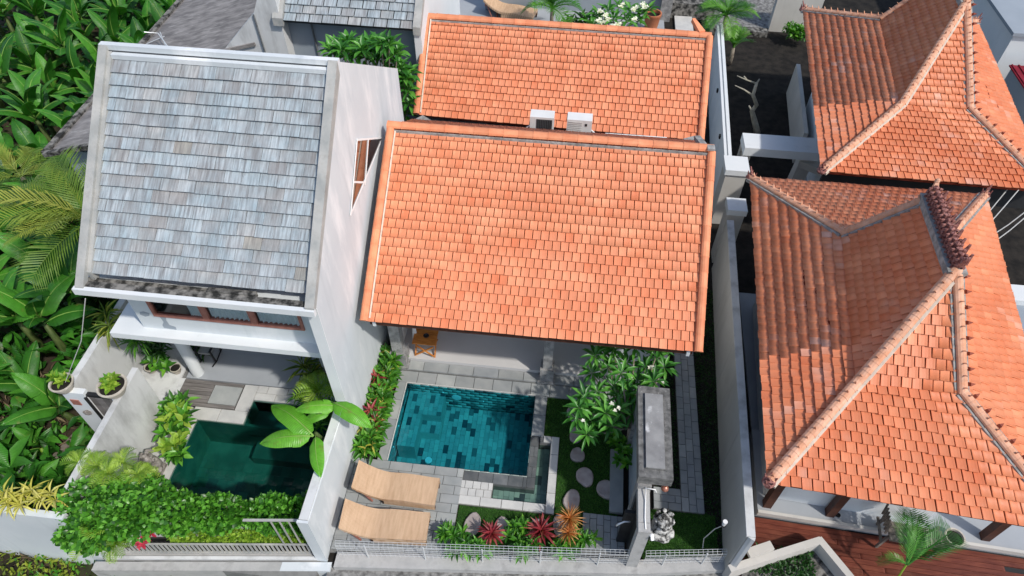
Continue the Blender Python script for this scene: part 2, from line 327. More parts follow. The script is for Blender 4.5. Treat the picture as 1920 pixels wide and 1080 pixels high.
# ------------------------------------------------------------------ roof tiling
def tile_mesh(name, m, w, l, th=.011, curve=.014, lift=.034, gap=.017):
    """interlocking tile: gently rolled across its width, lower end resting proud on the course below"""
    mb = MB(); xs = [0, .06, .35, .7, .93, 1]; zs = [1, .25, 0, .1, .45, .3]
    W = w-gap; L = l+.025
    top = []; 
    for x, z in zip(xs, zs):
        top.append((x*W-W/2, -.012, lift+th+z*curve)); top.append((x*W-W/2, L-.012, th*.55+z*curve))
    n = len(xs); vs = top+[(x*W-W/2, -.012, lift-.004) for x in xs]+[(-W/2, L-.012, 0), (W/2, L-.012, 0)]
    fs = [(2*i, 2*i+2, 2*i+3, 2*i+1) for i in range(n-1)]+[(2*n+i, 2*n+i+1, 2*i+2, 2*i) for i in range(n-1)]
    fs += [(2*n, 0, 1, 3*n), (3*n-1, 3*n+1, 2*n-1, 2*n-2)]
    mb.add(vs, fs, r=0.0); return mb.mesh(name, m)
def face_tiles(acc, A, B, Cc, Dd, tw, tl, ref, front=0.0, stag=.5, jig=.004, tilt=.006):
    """A,B = eave ends, Cc,Dd = upper ends (right, left); collects one placement per tile"""
    A, B, Cc, Dd = map(Vector, (A, B, Cc, Dd)); u = (B-A).normalized(); nrm = u.cross(((Dd+Cc)/2-(A+B)/2)).normalized(); v = nrm.cross(u)
    Hv = ((Cc+Dd)/2-(A+B)/2).dot(v); rows = max(1, round(Hv/tl)); tl2 = Hv/rows
    for j in range(rows):
        t = (j+.5)/rows; L_ = A.lerp(Dd, t); R_ = B.lerp(Cc, t); wid = (R_-L_).dot(u)
        if wid < .04: continue
        uu = (R_-L_).normalized(); base = A.lerp(Dd, j/rows); baseu = (base-A).dot(u)
        x0 = (L_-A).dot(u); k0 = math.floor(x0/tw)-1; x1 = x0+wid
        off = (stag if j % 2 else 0)*tw; k = k0
        while k*tw+off < x1:
            a = max(k*tw+off, x0); b = min((k+1)*tw+off, x1); k += 1
            if b-a < tw*.22: continue
            s = (b-a)/tw; c = (a+b)/2; f = (c-x0)/wid
            P = L_.lerp(R_, f); P = P-nrm*0+v*(-tl2/2)
            rr = random.uniform(-1, 1)*tilt*2
            P = P+nrm*(random.random()*jig)+v*random.uniform(-jig, jig)
            uy = (uu+v*rr).normalized(); vy = nrm.cross(uy)
            sy = 1.0 if ref <= 0 else tl2/ref
            Mx = Matrix(((uy.x*s, vy.x*sy, nrm.x, P.x), (uy.y*s, vy.y*sy, nrm.y, P.y), (uy.z*s, vy.z*sy, nrm.z, P.z), (0, 0, 0, 1)))
            acc.append(((P-Vector((0, 0, CH))).length+front, Mx))
def emit_tiles(acc, me, m, parent, name, cap=300):
    acc.sort(key=lambda x: x[0]); off = Matrix.Translation(-world_off(parent))
    for d, Mx in acc[:cap]:
        link(name, me, parent, off @ Mx)
    rest = acc[cap:]
    if rest:
        tv = [tuple(v.co) for v in me.vertices]; tf = [tuple(p.vertices) for p in me.polygons]
        o = inst(name+'_field', tv, tf, [np.array(off @ x[1]) for x in rest], np.random.rand(len(rest)), m, parent)
        o['kind'] = 'stuff'
def slab_between(mb, pts, n, th, m=0):
    pts = [Vector(p) for p in pts]; n = Vector(n)*th; k = len(pts)
    return mb.add(pts+[p-n for p in pts], [tuple(range(k)), tuple(range(2*k-1, k-1, -1))]+[(i, k+i, k+(i+1) % k, (i+1) % k) for i in range(k)], m=m)
def cap_mesh(name, m, L=1.0, r=.09, hook=False, lift=.03):
    mb = MB(); n = 6; vs = []
    for x, k in ((-.03, 1.06), (.03, 1.06), (.03, 1.0), (L, .96)):
        for i in range(n+1):
            a = math.pi*i/n; vs.append((x, -math.cos(a)*r*k, math.sin(a)*r*k*.8+lift))
    fs = []
    for s_ in range(3): fs += [(s_*(n+1)+i, (s_+1)*(n+1)+i, (s_+1)*(n+1)+i+1, s_*(n+1)+i+1) for i in range(n)]
    mb.add(vs, fs, r=0)
    mb.add([vs[0], vs[n], (-.04, r*1.12, -.02), (-.04, -r*1.12, -.02)]+[], [(0, 1, 2, 3)], r=0)
    mb.add([vs[i] for i in range(n+1)], [tuple(range(n, -1, -1))], r=0)
    if hook:   # small upturned finial on each cap
        h = MB(); q = r*.55; c = (L*.45, 0, lift+r*.7)
        mb.add([(c[0]-q, -q*.5, c[2]-.01), (c[0]+q, -q*.5, c[2]-.01), (c[0]+q, q*.5, c[2]-.01), (c[0]-q, q*.5, c[2]-.01),
                (c[0]-q*.4, -q*.35, c[2]+q*1.1), (c[0]+q*.8, -q*.35, c[2]+q*.9), (c[0]+q*.8, q*.35, c[2]+q*.9), (c[0]-q*.4, q*.35, c[2]+q*1.1), (c[0]-q*1.2, 0, c[2]+q*2.0)],
               [(0, 1, 5, 4), (1, 2, 6, 5), (2, 3, 7, 6), (3, 0, 4, 7), (4, 5, 8), (5, 6, 8), (6, 7, 8), (7, 4, 8)], r=0)
    return mb.mesh(name, m)
def caps(parent, path, me, seg, up=(0, 0, 1), name='ridge_tile', sc=1.0):
    """cap tiles laid end to end along a polyline (first point = lowest)"""
    off = Matrix.Translation(-world_off(parent)); path = [Vector(p) for p in path]
    for P, Q in zip(path, path[1:]):
        n = max(1, round((Q-P).length/seg)); d = (Q-P)/n; dl = d.length; x = d.normalized()
        y = Vector(up).cross(x).normalized(); z = x.cross(y)
        for i in range(n):
            o = P+d*i+z*random.uniform(0, .004)
            link(name, me, parent, off @ Matrix(((x.x*dl, y.x*sc, z.x*sc, o.x), (x.y*dl, y.y*sc, z.y*sc, o.y), (x.z*dl, y.z*sc, z.z*sc, o.z), (0, 0, 0, 1))))

# ------------------------------------------------------------------ slabs
SLAB = {}
def slab_mesh(key):
    if key not in SLAB:
        mb = MB(); a = .5; c = .47
        vs = [(-a, -a, 0), (a, -a, 0), (a, a, 0), (-a, a, 0), (-a, -a, .7), (a, -a, .7), (a, a, .7), (-a, a, .7), (-c*1.04, -c*1.04, 1), (c*1.04, -c*1.04, 1), (c*1.04, c*1.04, 1), (-c*1.04, c*1.04, 1)]
        fs = [(0, 1, 5, 4), (1, 2, 6, 5), (2, 3, 7, 6), (3, 0, 4, 7), (4, 5, 9, 8), (5, 6, 10, 9), (6, 7, 11, 10), (7, 4, 8, 11), (8, 9, 10, 11)]
        mb.add(vs, fs, r=0); SLAB[key] = mb.mesh('slab_'+key, M[key])
    return SLAB[key]
def slabs(parent, x0, x1, y0, y1, lx, ly, ztop, key, th=.03, gap=.008, stag=.5, name='paving_slab', jig=.003, rot=0.0, along_y=False):
    """grid of slabs over a rectangle; rows along x, staggered"""
    me = slab_mesh(key); off = world_off(parent); c_, s_ = math.cos(rot), math.sin(rot)
    if along_y: rows = max(1, round((x1-x0)/lx)); lx = (x1-x0)/rows
    else: rows = max(1, round((y1-y0)/ly)); ly = (y1-y0)/rows
    for j in range(rows):
        a = (y0 if along_y else x0); b = (y1 if along_y else x1); L = ly if along_y else lx
        t = a-((j % 2)*stag*L)
        while t < b-1e-4:
            p = max(t, a); q = min(t+L, b); t += L
            if q-p < .02: continue
            if along_y: cx = x0+(j+.5)*lx; cy = (p+q)/2; sx = lx-gap; sy = q-p-gap
            else: cy = y0+(j+.5)*ly; cx = (p+q)/2; sx = q-p-gap; sy = ly-gap
            z = ztop-th+random.uniform(-jig, 0)
            X, Y = (cx, cy) if not rot else (x0+c_*(cx-x0)-s_*(cy-y0), y0+s_*(cx-x0)+c_*(cy-y0))
            o = link(name, me, parent); o.location = Vector((X, Y, z))-off; o.scale = (sx, sy, th); o.rotation_euler = (0, 0, rot)
# ================================================================== SETTING
def struct(name, mb, m, parent=None, smooth=False):
    o = mb.build(name, m, parent, smooth)
    if parent is None: o['kind'] = 'structure'
    return o
# sky is the world; the ground sheet reaches the horizon
mb = MB(); mb.box(-220, 220, -120, 320, -1.3, -1.0); struct('ground', mb, M['earth'])
def wavy(name, x0, x1, y0, y1, z, m, amp=.08, n=60, keep=None):
    mb = MB(); vs = []; k = n+1
    for j in range(k):
        for i in range(k):
            x = x0+(x1-x0)*i/n; y = y0+(y1-y0)*j/n
            vs.append((x, y, z+amp*(math.sin(x*2.1+y*1.3)+math.sin(y*3.3-x*.7)+.8*math.sin(x*5.1+2)*math.sin(y*4.7))))
    mb.add(vs, [(j*k+i, j*k+i+1, (j+1)*k+i+1, (j+1)*k+i) for j in range(n) for i in range(n)]); return struct(name, mb, m, smooth=True)
wavy('grove_soil', -40, -8.3, -2, 45, -.55, M['earth'], .07, 90)
wavy('front_soil', -14, -3.4, 1.5, 4.3, -.65, M['earth'], .05, 40)
mb = MB()
mb.prism([(-3.79, 4.3), (3.6, 5.0), (3.6, 5.7), (-3.79, 5.7)], -.9, -.07)
mb.box(-3.79, -1.57, 5.7, 6.43, -.9, -.07); mb.box(.14, 3.75, 5.7, 8.33, -.9, -.07); mb.box(-3.79, -3.15, 6.43, 8.33, -.9, -.07)
mb.box(-.03, .14, 7.37, 8.33, -.9, -.072); mb.box(-3.79, 4.2, 8.33, 30, -.9, -.07)
struct('garden_soil', mb, M['soil'])
mb = MB(); mb.prism([(3.62, 5.0), (14, 4.0), (20, 30), (4.6, 30), (3.9, 13)], -.9, -.075); struct('yard_soil', mb, M['soil'])
mb = MB(); mb.prism([(-3.75, 1.0), (14, 1.0), (14, 4.2), (4.0, 5.1), (1.9, 4.75), (-3.75, 4.25)], -.6, -.12); struct('road', mb, M['gravel'])
mb = MB(); mb.box(-8.0, -3.92, 9.9, 13.5, -.9, -.07); mb.box(-8.1, -7.36, 4.1, 9.9, -.9, -.07); mb.box(-7.36, -3.92, 7.5, 9.9, -.9, -.072)
mb.box(-7.36, -3.92, 3.95, 4.7, -.9, -.072); mb.box(-9.3, -8.1, 6.35, 13.5, -.9, -.07); struct('villa_plot', mb, M['grout'])
# rear courtyard paving
mb = MB(); mb.box(-9.3, 3.0, 16.2, 34, -.07, -.02); struct('courtyard_floor', mb, M['floor_g'])

# ================================================================== MAIN VILLA (orange roof over the pool terrace)
TM = tile_mesh('clay_tile', M['tile'], .155, .187); TMB = tile_mesh('old_clay_tile', M['tile_b'], .163, .175, th=.014, curve=.016, lift=.034, gap=.016)
CAP = cap_mesh('cap_tile', M['cap'], 1.0, .1); CAPB = cap_mesh('hip_cap_tile', M['cap_b'], 1.0, .085, hook=True)
villa = thing('pool_villa', 'villa with a wide bright orange tiled roof above the turquoise pool terrace', 'villa', (-.5, 10.5, 0))
xe0, xe1, xr0, xr1 = -3.52, 2.53, -3.52, 2.6
E0, E1, R0, R1 = (-3.52, 7.86, 2.7), (2.56, 7.88, 2.7), (-3.52, 11.15, 4.7), (2.6, 11.18, 4.7)
B0, B1 = (-3.52, 12.5, 3.9), (2.6, 12.5, 3.9)
mb = MB(); slab_between(mb, [E0, E1, R1, R0], (0, -.52, .85), .07); slab_between(mb, [R0, R1, B1, B0], (0, .52, .85), .07)
roof = part(mb, 'roof', M['tile_deck'], villa)
acc = []; face_tiles(acc, E0, E1, R1, R0, .155, .187, .187); face_tiles(acc, B1, B0, R0, R1, .155, .187, .187, front=50)
emit_tiles(acc, TM, M['tile'], roof, 'tile')
caps(roof, [(-3.62, 11.15, 4.72), (2.7, 11.18, 4.72)], CAP, .29)
caps(roof, [(-3.56, 7.84, 2.73), (-3.56, 11.1, 4.71)], CAP, .3, name='verge_tile', sc=.8)
caps(roof, [(2.62, 7.86, 2.73), (2.66, 11.13, 4.71)], CAP, .3, name='verge_tile', sc=.8)
mb = MB(); mb.obox((-3.5, 11.045, 4.68), (2.58, 11.075, 4.68), .03, .07); part(mb, 'ridge_mortar', M['mortar'], roof)
mb = MB(); mb.obox((-3.46, 7.88, 2.76), (-3.46, 11.05, 4.69), .025, .06); part(mb, 'verge_mortar', M['mortar_w'], roof)
mb = MB(); mb.box(2.56, 2.7, 11.06, 11.2, 4.79, 4.83); mb.obox((2.5, 11.22, 4.78), (2.42, 11.6, 4.68), .12, .08); part(mb, 'ridge_end', M['mortar'], roof)
mb = MB(); mb.xprism([(7.9, 2.6), (11.15, 4.58), (12.45, 3.8), (12.45, 2.5), (7.9, 2.5)], 2.44, 2.5)
mb.xprism([(7.9, 2.6), (11.15, 4.58), (12.45, 3.8), (12.45, 2.5), (7.9, 2.5)], -3.44, -3.38); part(mb, 'gable', M['wall'], villa)
mb = MB(); mb.obox((-3.5, 7.95, 2.57), (2.55, 7.97, 2.57), .05, .12); mb.box(-3.42, 2.44, 8.8, 8.98, 2.45, 2.6); part(mb, 'eave_beam', M['darkwood'], villa)
for k in range(9): 
    x = -3.3+k*.7; mb = MB(); mb.obox((x, 7.95, 2.62), (x, 11.0, 4.5), .06, .1); part(mb, 'rafter', M['darkwood'], villa)
mb = MB(); mb.box(-3.5, 2.35, 8.88, 12.4, -.08, .15); part(mb, 'terrace_floor', M['floor'], villa)
mb = MB(); mb.box(-3.5, 2.35, 8.64, 8.88, -.08, .03); stp = part(mb, 'terrace_step', M['grout'], villa)
slabs(stp, -3.4, 2.3, 8.645, 8.875, .56, .25, .062, 'stone', jig=.001)
mb = MB(); mb.box(-3.5, 2.4, 10.7, 10.8, .15, 2.6); mb.box(-3.5, -3.4, 9.1, 12.3, .15, 2.6); mb.box(2.3, 2.4, 8.95, 12.3, .15, 2.6); mb.box(.98, 1.06, 8.93, 10.7, .15, 2.6)
mb.box(-3.4, 2.3, 12.2, 12.3, -.07, 3.6); part(mb, 'wall', M['white'], villa)
def colm(x, y, w_, name, lab=None):
    mb = MB()
    for z0, z1, a in ((.03, .1, .34), (.1, .5, .27)): mb.box(x-w_*a/.17*.55, x+w_*a/.17*.55, y-w_*a/.17*.55, y+w_*a/.17*.55, z0+.001, z1)
    mb.obox((x, y, .5), (x, y, 2.5), w_*1.15, w_*1.15, (0, 1, 0)); mb.box(x-w_*.8, x+w_*.8, y-w_*.8, y+w_*.8, 2.38, 2.452)
    return part(mb, 'column', M['column'], villa)
colm(-.09, 8.8, .17, 'column'); colm(-3.6+.22, 8.85, .2, 'column'); colm(2.25, 8.93, .13, 'column')
# breeze block screen at the right end of the terrace
mb = MB(); mb.box(1.06, 2.3, 9.28, 9.34, .15, .9); mb.box(1.06, 2.3, 9.3, 9.33, 1.55, 1.62)
for k in range(9): mb.box(1.06+k*.15, 1.09+k*.15, 9.28, 9.34, .9, 1.55)
for k in range(4): mb.box(1.06, 2.3, 9.285, 9.335, 1.0+k*.15, 1.03+k*.15)
part(mb, 'block_screen', M['wall'], villa)
mb = MB(); q = gy(757, 612, 9.25)
vs = []; n = 12
for zi, (z, rw) in enumerate(((2.5, .3), (1.7, .2), (1.15, .1), (.85, .035), (.4, .07))):
    for i in range(n): a = 2*math.pi*i/n; vs.append((-3.1+rw*math.cos(a)*(1+.12*math.sin(5*a)), 9.25+rw*.4*math.sin(a), z))
mb.add(vs, [(j*n+i, j*n+(i+1) % n, (j+1)*n+(i+1) % n, (j+1)*n+i) for j in range(4) for i in range(n)]); part(mb, 'curtain', M['white'], villa, True)

# ------------------------------------------------------------------ rear wing with the second orange roof
rear = thing('rear_wing', 'rear wing with the second orange tiled roof, behind the two air conditioners', 'villa', (-.4, 15.5, 0))
E0, E1, R0, R1 = (-3.66, 13.72, 3.2), (2.86, 13.55, 3.2), (-3.7, 15.82, 4.55), (2.93, 15.78, 4.55); B0, B1 = (-3.7, 17.4, 3.5), (2.93, 17.3, 3.5)
mb = MB(); slab_between(mb, [E0, E1, R1, R0], (0, -.54, .84), .07); slab_between(mb, [R0, R1, B1, B0], (0, .54, .84), .07); roof2 = part(mb, 'roof', M['tile_deck'], rear)
acc = []; face_tiles(acc, E0, E1, R1, R0, .155, .187, .187); face_tiles(acc, B1, B0, R0, R1, .155, .187, .187, front=50)
emit_tiles(acc, TM, M['tile'], roof2, 'tile')
caps(roof2, [(-3.8, 15.82, 4.54), (3.03, 15.78, 4.54)], CAP, .27)
caps(roof2, [(-3.72, 13.7, 3.24), (-3.76, 15.78, 4.57)], CAP, .3, name='verge_tile', sc=.8); caps(roof2, [(2.92, 13.53, 3.24), (2.99, 15.74, 4.57)], CAP, .3, name='verge_tile', sc=.8)
mb = MB(); mb.obox((-3.65, 15.71, 4.51), (2.9, 15.67, 4.51), .03, .07); part(mb, 'ridge_mortar', M['mortar'], roof2)
mb = MB(); mb.obox((-3.62, 13.72, 3.27), (-3.65, 15.7, 4.56), .025, .06); part(mb, 'verge_mortar', M['mortar_w'], roof2)
mb = MB(); mb.obox((2.8, 15.8, 4.62), (2.6, 16.2, 4.72), .16, .1, w2=.08); part(mb, 'ridge_end', M['cap'], roof2)
mb = MB(); mb.box(-3.45, 2.7, 13.95, 14.07, -.07, 3.25); mb.box(-3.45, 2.7, 17.0, 17.1, -.07, 3.5); mb.box(-3.45, -3.35, 14.07, 17, -.07, 3.3); mb.box(2.6, 2.7, 14.07, 17, -.07, 3.3)
mb.xprism([(13.9, 3.2), (15.8, 4.46), (17.1, 3.55)], 2.6, 2.7); mb.xprism([(13.9, 3.2), (15.8, 4.46), (17.1, 3.55)], -3.45, -3.35); part(mb, 'wall', M['wall_g'], rear)
mb = MB(); mb.box(-3.4, 2.6, 12.42, 13.94, 2.95, 3.05); mb.box(-3.4, 2.6, 13.0, 13.06, 3.05, 3.1); part(mb, 'valley_gutter', M['lead'], rear)
mb = MB(); mb.obox(gy(785, 222, 13.2), gy(808, 236, 12.9), .25, .06); mb.obox(gy(1290, 268, 12.9), gy(1312, 262, 13.2), .3, .05); part(mb, 'flashing', M['mortar'], rear)
mb = MB(); mb.tube([gy(1135, 250, 13.3), gy(1250, 258, 13.3)], .012); part(mb, 'conduit', M['white'], rear)
# ------------------------------------------------------------------ air conditioners
def ac(px, py, py2, w_, lab, louvre):
    P = gy((px), py, 12.86); t = thing('air_conditioner', lab, 'air conditioner', (P.x, P.y, 3.05), 'air conditioners between the two orange roofs')
    hw = w_/2; z0, z1 = 3.62, 4.09
    mb = MB(); mb.box(P.x-hw, P.x+hw, 12.72, 13.0, z0, z1); part(mb, 'casing', M['acw'], t)
    mb = MB(); mb.box(P.x-hw+.03, P.x-hw+.07, 12.74, 12.98, 3.05, z0); mb.box(P.x+hw-.07, P.x+hw-.03, 12.74, 12.98, 3.05, z0); part(mb, 'feet', M['black'], t)
    if not louvre:
        mb = MB(); mb.box(P.x-hw*.45, P.x+hw*.86, 12.712, 12.719, z0+.03, z1-.05); part(mb, 'coil_opening', M['dark'], t)
        mb = MB()
        for k in range(9): mb.box(P.x-hw*.4+k*hw*.145, P.x-hw*.4+k*hw*.145+.006, 12.706, 12.711, z0+.04, z1-.06)
        part(mb, 'fins', M['lead'], t)
    else:
        mb = MB()
        for k in range(9): mb.box(P.x-hw*.9, P.x+hw*.2, 12.71, 12.718, z0+.04+k*.045, z0+.06+k*.045)
        part(mb, 'louvre', M['stone_l'], t)
        mb = MB(); mb.box(P.x+hw*.45, P.x+hw*.62, 12.712, 12.719, z1-.14, z1-.08); part(mb, 'badge', M['black'], t)
    s = -1 if not louvre else 1
    mb = MB(); mb.tube([(P.x+s*hw, 12.78, z0+.2), (P.x+s*(hw+.07), 12.76, z0+.15), (P.x+s*(hw+.06), 12.78, z0), (P.x+s*(hw+.12), 12.95, 3.2)], .016); part(mb, 'pipe', M['white'], t, True)
ac(1017, 219, 0, .52, 'left air conditioner, showing its dark open coil panel', False)
ac(1087, 226, 0, .54, 'right air conditioner, with a closed white louvred front', True)

# ================================================================== LEFT VILLA (weathered blue-grey shingle roof)
lv = thing('grey_roof_villa', 'two-storey villa with a weathered blue-grey shingle roof and a tall white gable wall', 'villa', (-5.8, 9.5, 0))
XG = -3.79
mb = MB(); mb.xprism([(6.72, -.9), (12.85, -.9), (12.85, 4.95), (9.62, 7.02), (6.72, 4.42)], XG-.17, XG); g_ = part(mb, 'gable_wall', M['wall'], lv)
wl = MB(); wl.box(XG-.19, XG+.004, 6.70, 6.719, 1.66, 4.4); part(wl, 'wall_edge', M['wall_w'], lv)
# triangular window in the gable: frame standing proud, pane behind it
def gpt(a, b): p = gx(a, b, XG); return (p.y, p.z)
A_, B_, C_ = gpt(668, 262), gpt(716, 258), gpt(656, 402)
win = MB(); win.xprism([A_, B_, C_], XG+.003, XG+.01); wo = part(win, 'gable_window', M['mirror'], lv)
bk = MB(); bk.xprism([A_, B_, C_], XG+.0, XG+.002); part(bk, 'dark_backing', M['dark'], lv)
fr = MB()
def gbar(a, b, w_=.07):
    fr.obox((XG+.02, a[0], a[1]), (XG+.02, b[0], b[1]), .05, w_, (1, 0, 0))
fr = MB()
for a, b in ((A_, B_), (B_, C_), (C_, A_), (gpt(689, 261), gpt(683, 345)), (gpt(662, 341), gpt(683, 342))):
    d = Vector((0, b[0]-a[0], b[1]-a[1])).normalized(); n_ = Vector((0, -d.z, d.y))*.018
    P, Q = Vector((0, a[0], a[1]))-d*.02, Vector((0, b[0], b[1]))+d*.02
    pl = [P-n_, Q-n_, Q+n_, P+n_]; fr.xprism([(p.y, p.z) for p in pl], XG+.011+.0005*len(fr.f)/6, XG+.022+.0005*len(fr.f)/6)
part(fr, 'window_frame', M['white'], lv)
# flat grey patches: shadow shapes on the front wall, put in as colour
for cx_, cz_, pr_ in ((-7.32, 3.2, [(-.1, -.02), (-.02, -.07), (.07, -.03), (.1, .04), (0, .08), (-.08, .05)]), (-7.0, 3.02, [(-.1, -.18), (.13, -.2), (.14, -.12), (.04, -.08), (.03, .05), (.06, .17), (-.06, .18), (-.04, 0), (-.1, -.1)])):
    mb = MB(); mb.add([(cx_+a, 7.146, cz_+b) for a, b in pr_]+[(cx_+a, 7.149, cz_+b) for a, b in pr_], [tuple(range(len(pr_))), tuple(range(2*len(pr_)-1, len(pr_)-1, -1))]); part(mb, 'shadow_patch', M['wall_g'], lv)
# roof
sl = Vector((0, -(7.0-4.55), 9.6-6.9)).normalized()
def lr(y): return 4.5+(y-6.85)*(6.92-4.5)/(9.62-6.85)
RE0, RE1, RR0, RR1 = (-7.53, 6.9, lr(6.9)), (XG-.15, 6.9, lr(6.9)), (-7.53, 9.52, lr(9.52)), (XG-.15, 9.52, lr(9.52))
mb = MB(); slab_between(mb, [RE0, RE1, RR1, RR0], (0, -.66, .75), .08); slab_between(mb, [(-7.7, 9.6, 6.95), (XG-.18, 9.6, 6.95), (XG-.18, 12.85, 4.85), (-7.7, 12.85, 4.85)], (0, .55, .83), .08); roof3 = part(mb, 'roof', M['shingle_deck'], lv)
SH = tile_mesh('shingle', M['shingle'], .2925, .204, th=.01, curve=.002, lift=.042, gap=.007)
acc = []; face_tiles(acc, RE0, RE1, RR1, RR0, .2925, .204, .204, stag=.43, jig=.005, tilt=.004); emit_tiles(acc, SH, M['shingle'], roof3, 'shingle')
acc = []; face_tiles(acc, (XG-.18, 12.85, 4.86), (-7.7, 12.85, 4.86), (-7.7, 9.7, 6.92), (XG-.18, 9.7, 6.92), .2925, .204, .204, front=30)
tv = [tuple(v.co) for v in SH.vertices]; tf = [tuple(p.vertices) for p in SH.polygons]; offm = Matrix.Translation(-world_off(roof3))
o = inst('rear_shingles', tv, tf, [np.array(offm @ x[1]) for x in acc], np.random.rand(len(acc)), M['shingle'], roof3); o['kind'] = 'stuff'
mb = MB(); mb.xprism([(6.62, 4.34), (6.62, 4.48), (9.6, 7.03), (9.6, 6.8)], -7.74, -7.6); part(mb, 'parapet', M['parapet'], lv)
mb = MB(); mb.xprism([(6.85, 4.3), (6.85, 4.6), (9.57, 6.95), (9.57, 6.8)], -7.599, -7.53); part(mb, 'parapet_step', M['parapet'], lv)
mb = MB()
mb.xprism([(6.62, 4.36), (6.62, 4.5), (9.6, 7.05), (9.6, 6.8)], XG-.15, XG+.002)
part(mb, 'parapet', M['parapet'], lv)
mb = MB(); mb.box(-7.74, XG+.004, 9.6, 9.7, 6.7, 7.04); mb.box(-7.53, XG-.15, 9.5, 9.599, 6.85, 6.93); part(mb, 'ridge_beam', M['wall'], lv)
mb = MB(); mb.box(-7.78, XG+.003, 6.58, 6.66, 4.33, 4.46); part(mb, 'fascia', M['wall_w'], lv)
mb = MB(); mb.box(-7.7, XG-.2, 6.662, 6.78, 4.4, 4.47); mb.box(-7.7, -5.6, 6.78, 6.9, 4.38, 4.42); mb.box(-5.6, -4.8, 6.78, 6.86, 4.4, 4.5); part(mb, 'gutter', M['moss'], lv)
mb = MB(); mb.box(-7.78, XG-.18, 6.664, 7.2, 4.22, 4.33); part(mb, 'soffit', M['wall'], lv)
# upper room
mb = MB(); yw = 7.15
mb.box(-7.5, XG-.18, yw, yw+.12, 2.8, 3.2); mb.box(-7.5, -7.14, yw, yw+.12, 3.2, 4.3); mb.box(-4.37, XG-.18, yw, yw+.12, 3.2, 4.3); mb.box(-7.14, -4.37, yw, yw+.12, 4.15, 4.3)
mb.box(-7.5, -7.38, yw+.12, 12.85, 2.8, 4.6); mb.xprism([(yw+.12, 4.6), (9.62, 6.7), (12.85, 4.6)], -7.5, -7.38); mb.box(-7.38, XG-.18, 12.7, 12.85, -.07, 4.8); part(mb, 'upper_wall', M['wall'], lv)
mb = MB(); mb.box(-8.06, XG-.18, 6.95, 12.7, 2.66, 2.8); part(mb, 'balcony_slab', M['wall_w'], lv)
mb = MB(); mb.box(-7.38, XG-.18, 8.6, 8.7, 2.8, 4.8); part(mb, 'room_partition', M['wall_w'], lv)
xs = [-7.14, -6.15, -5.27, -4.37]
for i in range(3):
    a, b = xs[i], xs[i+1]; mb = MB(); t_ = .055
    mb.box(a, b, yw-.03, yw+.05, 3.2, 3.2+t_); mb.box(a, b, yw-.03, yw+.05, 4.1, 4.15); mb.box(a, a+t_, yw-.03, yw+.05, 3.2+t_, 4.1); mb.box(b-t_, b, yw-.03, yw+.05, 3.2+t_, 4.1)
    wf = part(mb, 'window', M['wood_w'], lv)
    mb = MB(); mb.add([(a+t_, yw+.01, 3.2+t_), (b-t_, yw+.01, 3.2+t_), (b-t_, yw+.01, 4.1), (a+t_, yw+.01, 4.1)], [(0, 1, 2, 3)]); part(mb, 'pane', M['glass'], wf)
    c0 = a+t_+(.62 if i == 0 else .02); mb = MB(); n = 36; vs = []
    for k in range(n+1):
        x = c0+(b-t_-c0)*k/n; y = yw+.05+.025*math.sin(k*1.5)
        vs += [(x, y, 3.24), (x, y, 4.12)]
    mb.add(vs, [(2*k, 2*k+2, 2*k+3, 2*k+1) for k in range(n)]); part(mb, 'curtain', M['curtain'], lv, True)
# ground floor
mb = MB(); mb.box(-8.0, XG-.18, 7.88, 12.7, -.07, .0); part(mb, 'terrace_floor', M['floor_g'], lv)
mb = MB(); mb.box(-8.0, XG-.18, 10.4, 10.5, 0, 2.66); part(mb, 'ground_floor_wall', M['wall_g'], lv)
mb = MB(); mb.tube([(-7.78, 8.02, 0), (-7.78, 8.02, 2.66)], .125, 24); smoothsh(part(mb, 'round_column', M['wall_w'], lv))
mb = MB(); mb.box(-4.75, -4.6, 7.9, 8.05, 0, 2.66); part(mb, 'square_column', M['parapet'], lv)
# ------------------------------------------------------------------ boundary wall between the villas
bw = thing('boundary_wall', 'pale blue boundary wall running from the gable down between the dark pool and the loungers', 'wall', (XG, 5.5, 0))
mb = MB(); mb.box(XG-.15, XG, 4.38, 6.7, -.9, 1.62); part(mb, 'wall_body', M['wall'], bw)
mb = MB(); mb.box(XG-.17, XG-.02, 4.39, 6.69, 1.62, 1.655); part(mb, 'stained_coping', M['wall_s'], bw)
mb = MB(); mb.box(XG-.19, XG+.01, 4.33, 4.378, -.6, 1.66); part(mb, 'end_face', M['wall'], bw)
# ------------------------------------------------------------------ gate and walls of the left garden
w1 = MB(); w1.box(-9.2, -9.06, 6.4, 12.5, -.6, 1.65); tag(w1.build('side_wall', M['wall_s']), 'long stained white wall beside the banana grove, ending at the left gate pot', 'wall')
w2 = MB(); w2.box(-8.12, -8.0, 4.2, 6.98, -.6, 1.65); tag(w2.build('inner_wall', M['wall_s']), 'mottled white wall between the gate and the dark pool', 'wall')
gt = thing('garden_gate', 'narrow white gate wall with a dark plank door between two potted plants', 'gate', (-8.6, 6.35, 0))
mb = MB(); mb.box(-9.2, -8.75, 6.28, 6.4, -.6, 1.66); mb.box(-8.21, -8.121, 6.28, 6.4, -.6, 1.66); part(mb, 'gate_wall', M['wall_w'], gt)
for k in range(4):
    mb = MB(); a = -8.745+k*.134; mb.box(a, a+.126, 6.33, 6.37, -.5, 1.5); part(mb, 'plank', M['greywood'], gt)
mb = MB(); mb.box(-8.75, -8.21, 6.31, 6.39, 1.52, 1.58); mb.box(-8.77, -8.735, 6.255, 6.3, -.5, 1.55); part(mb, 'door_frame', M['black'], gt)
mb = MB(); mb.box(-9.05, -8.125, 6.41, 9.0, -.066, -.02); mb.box(-9.05, -8.0, 7.0, 7.87, -.065, -.025); part(mb, 'entry_floor', M['wall_s'], gt)
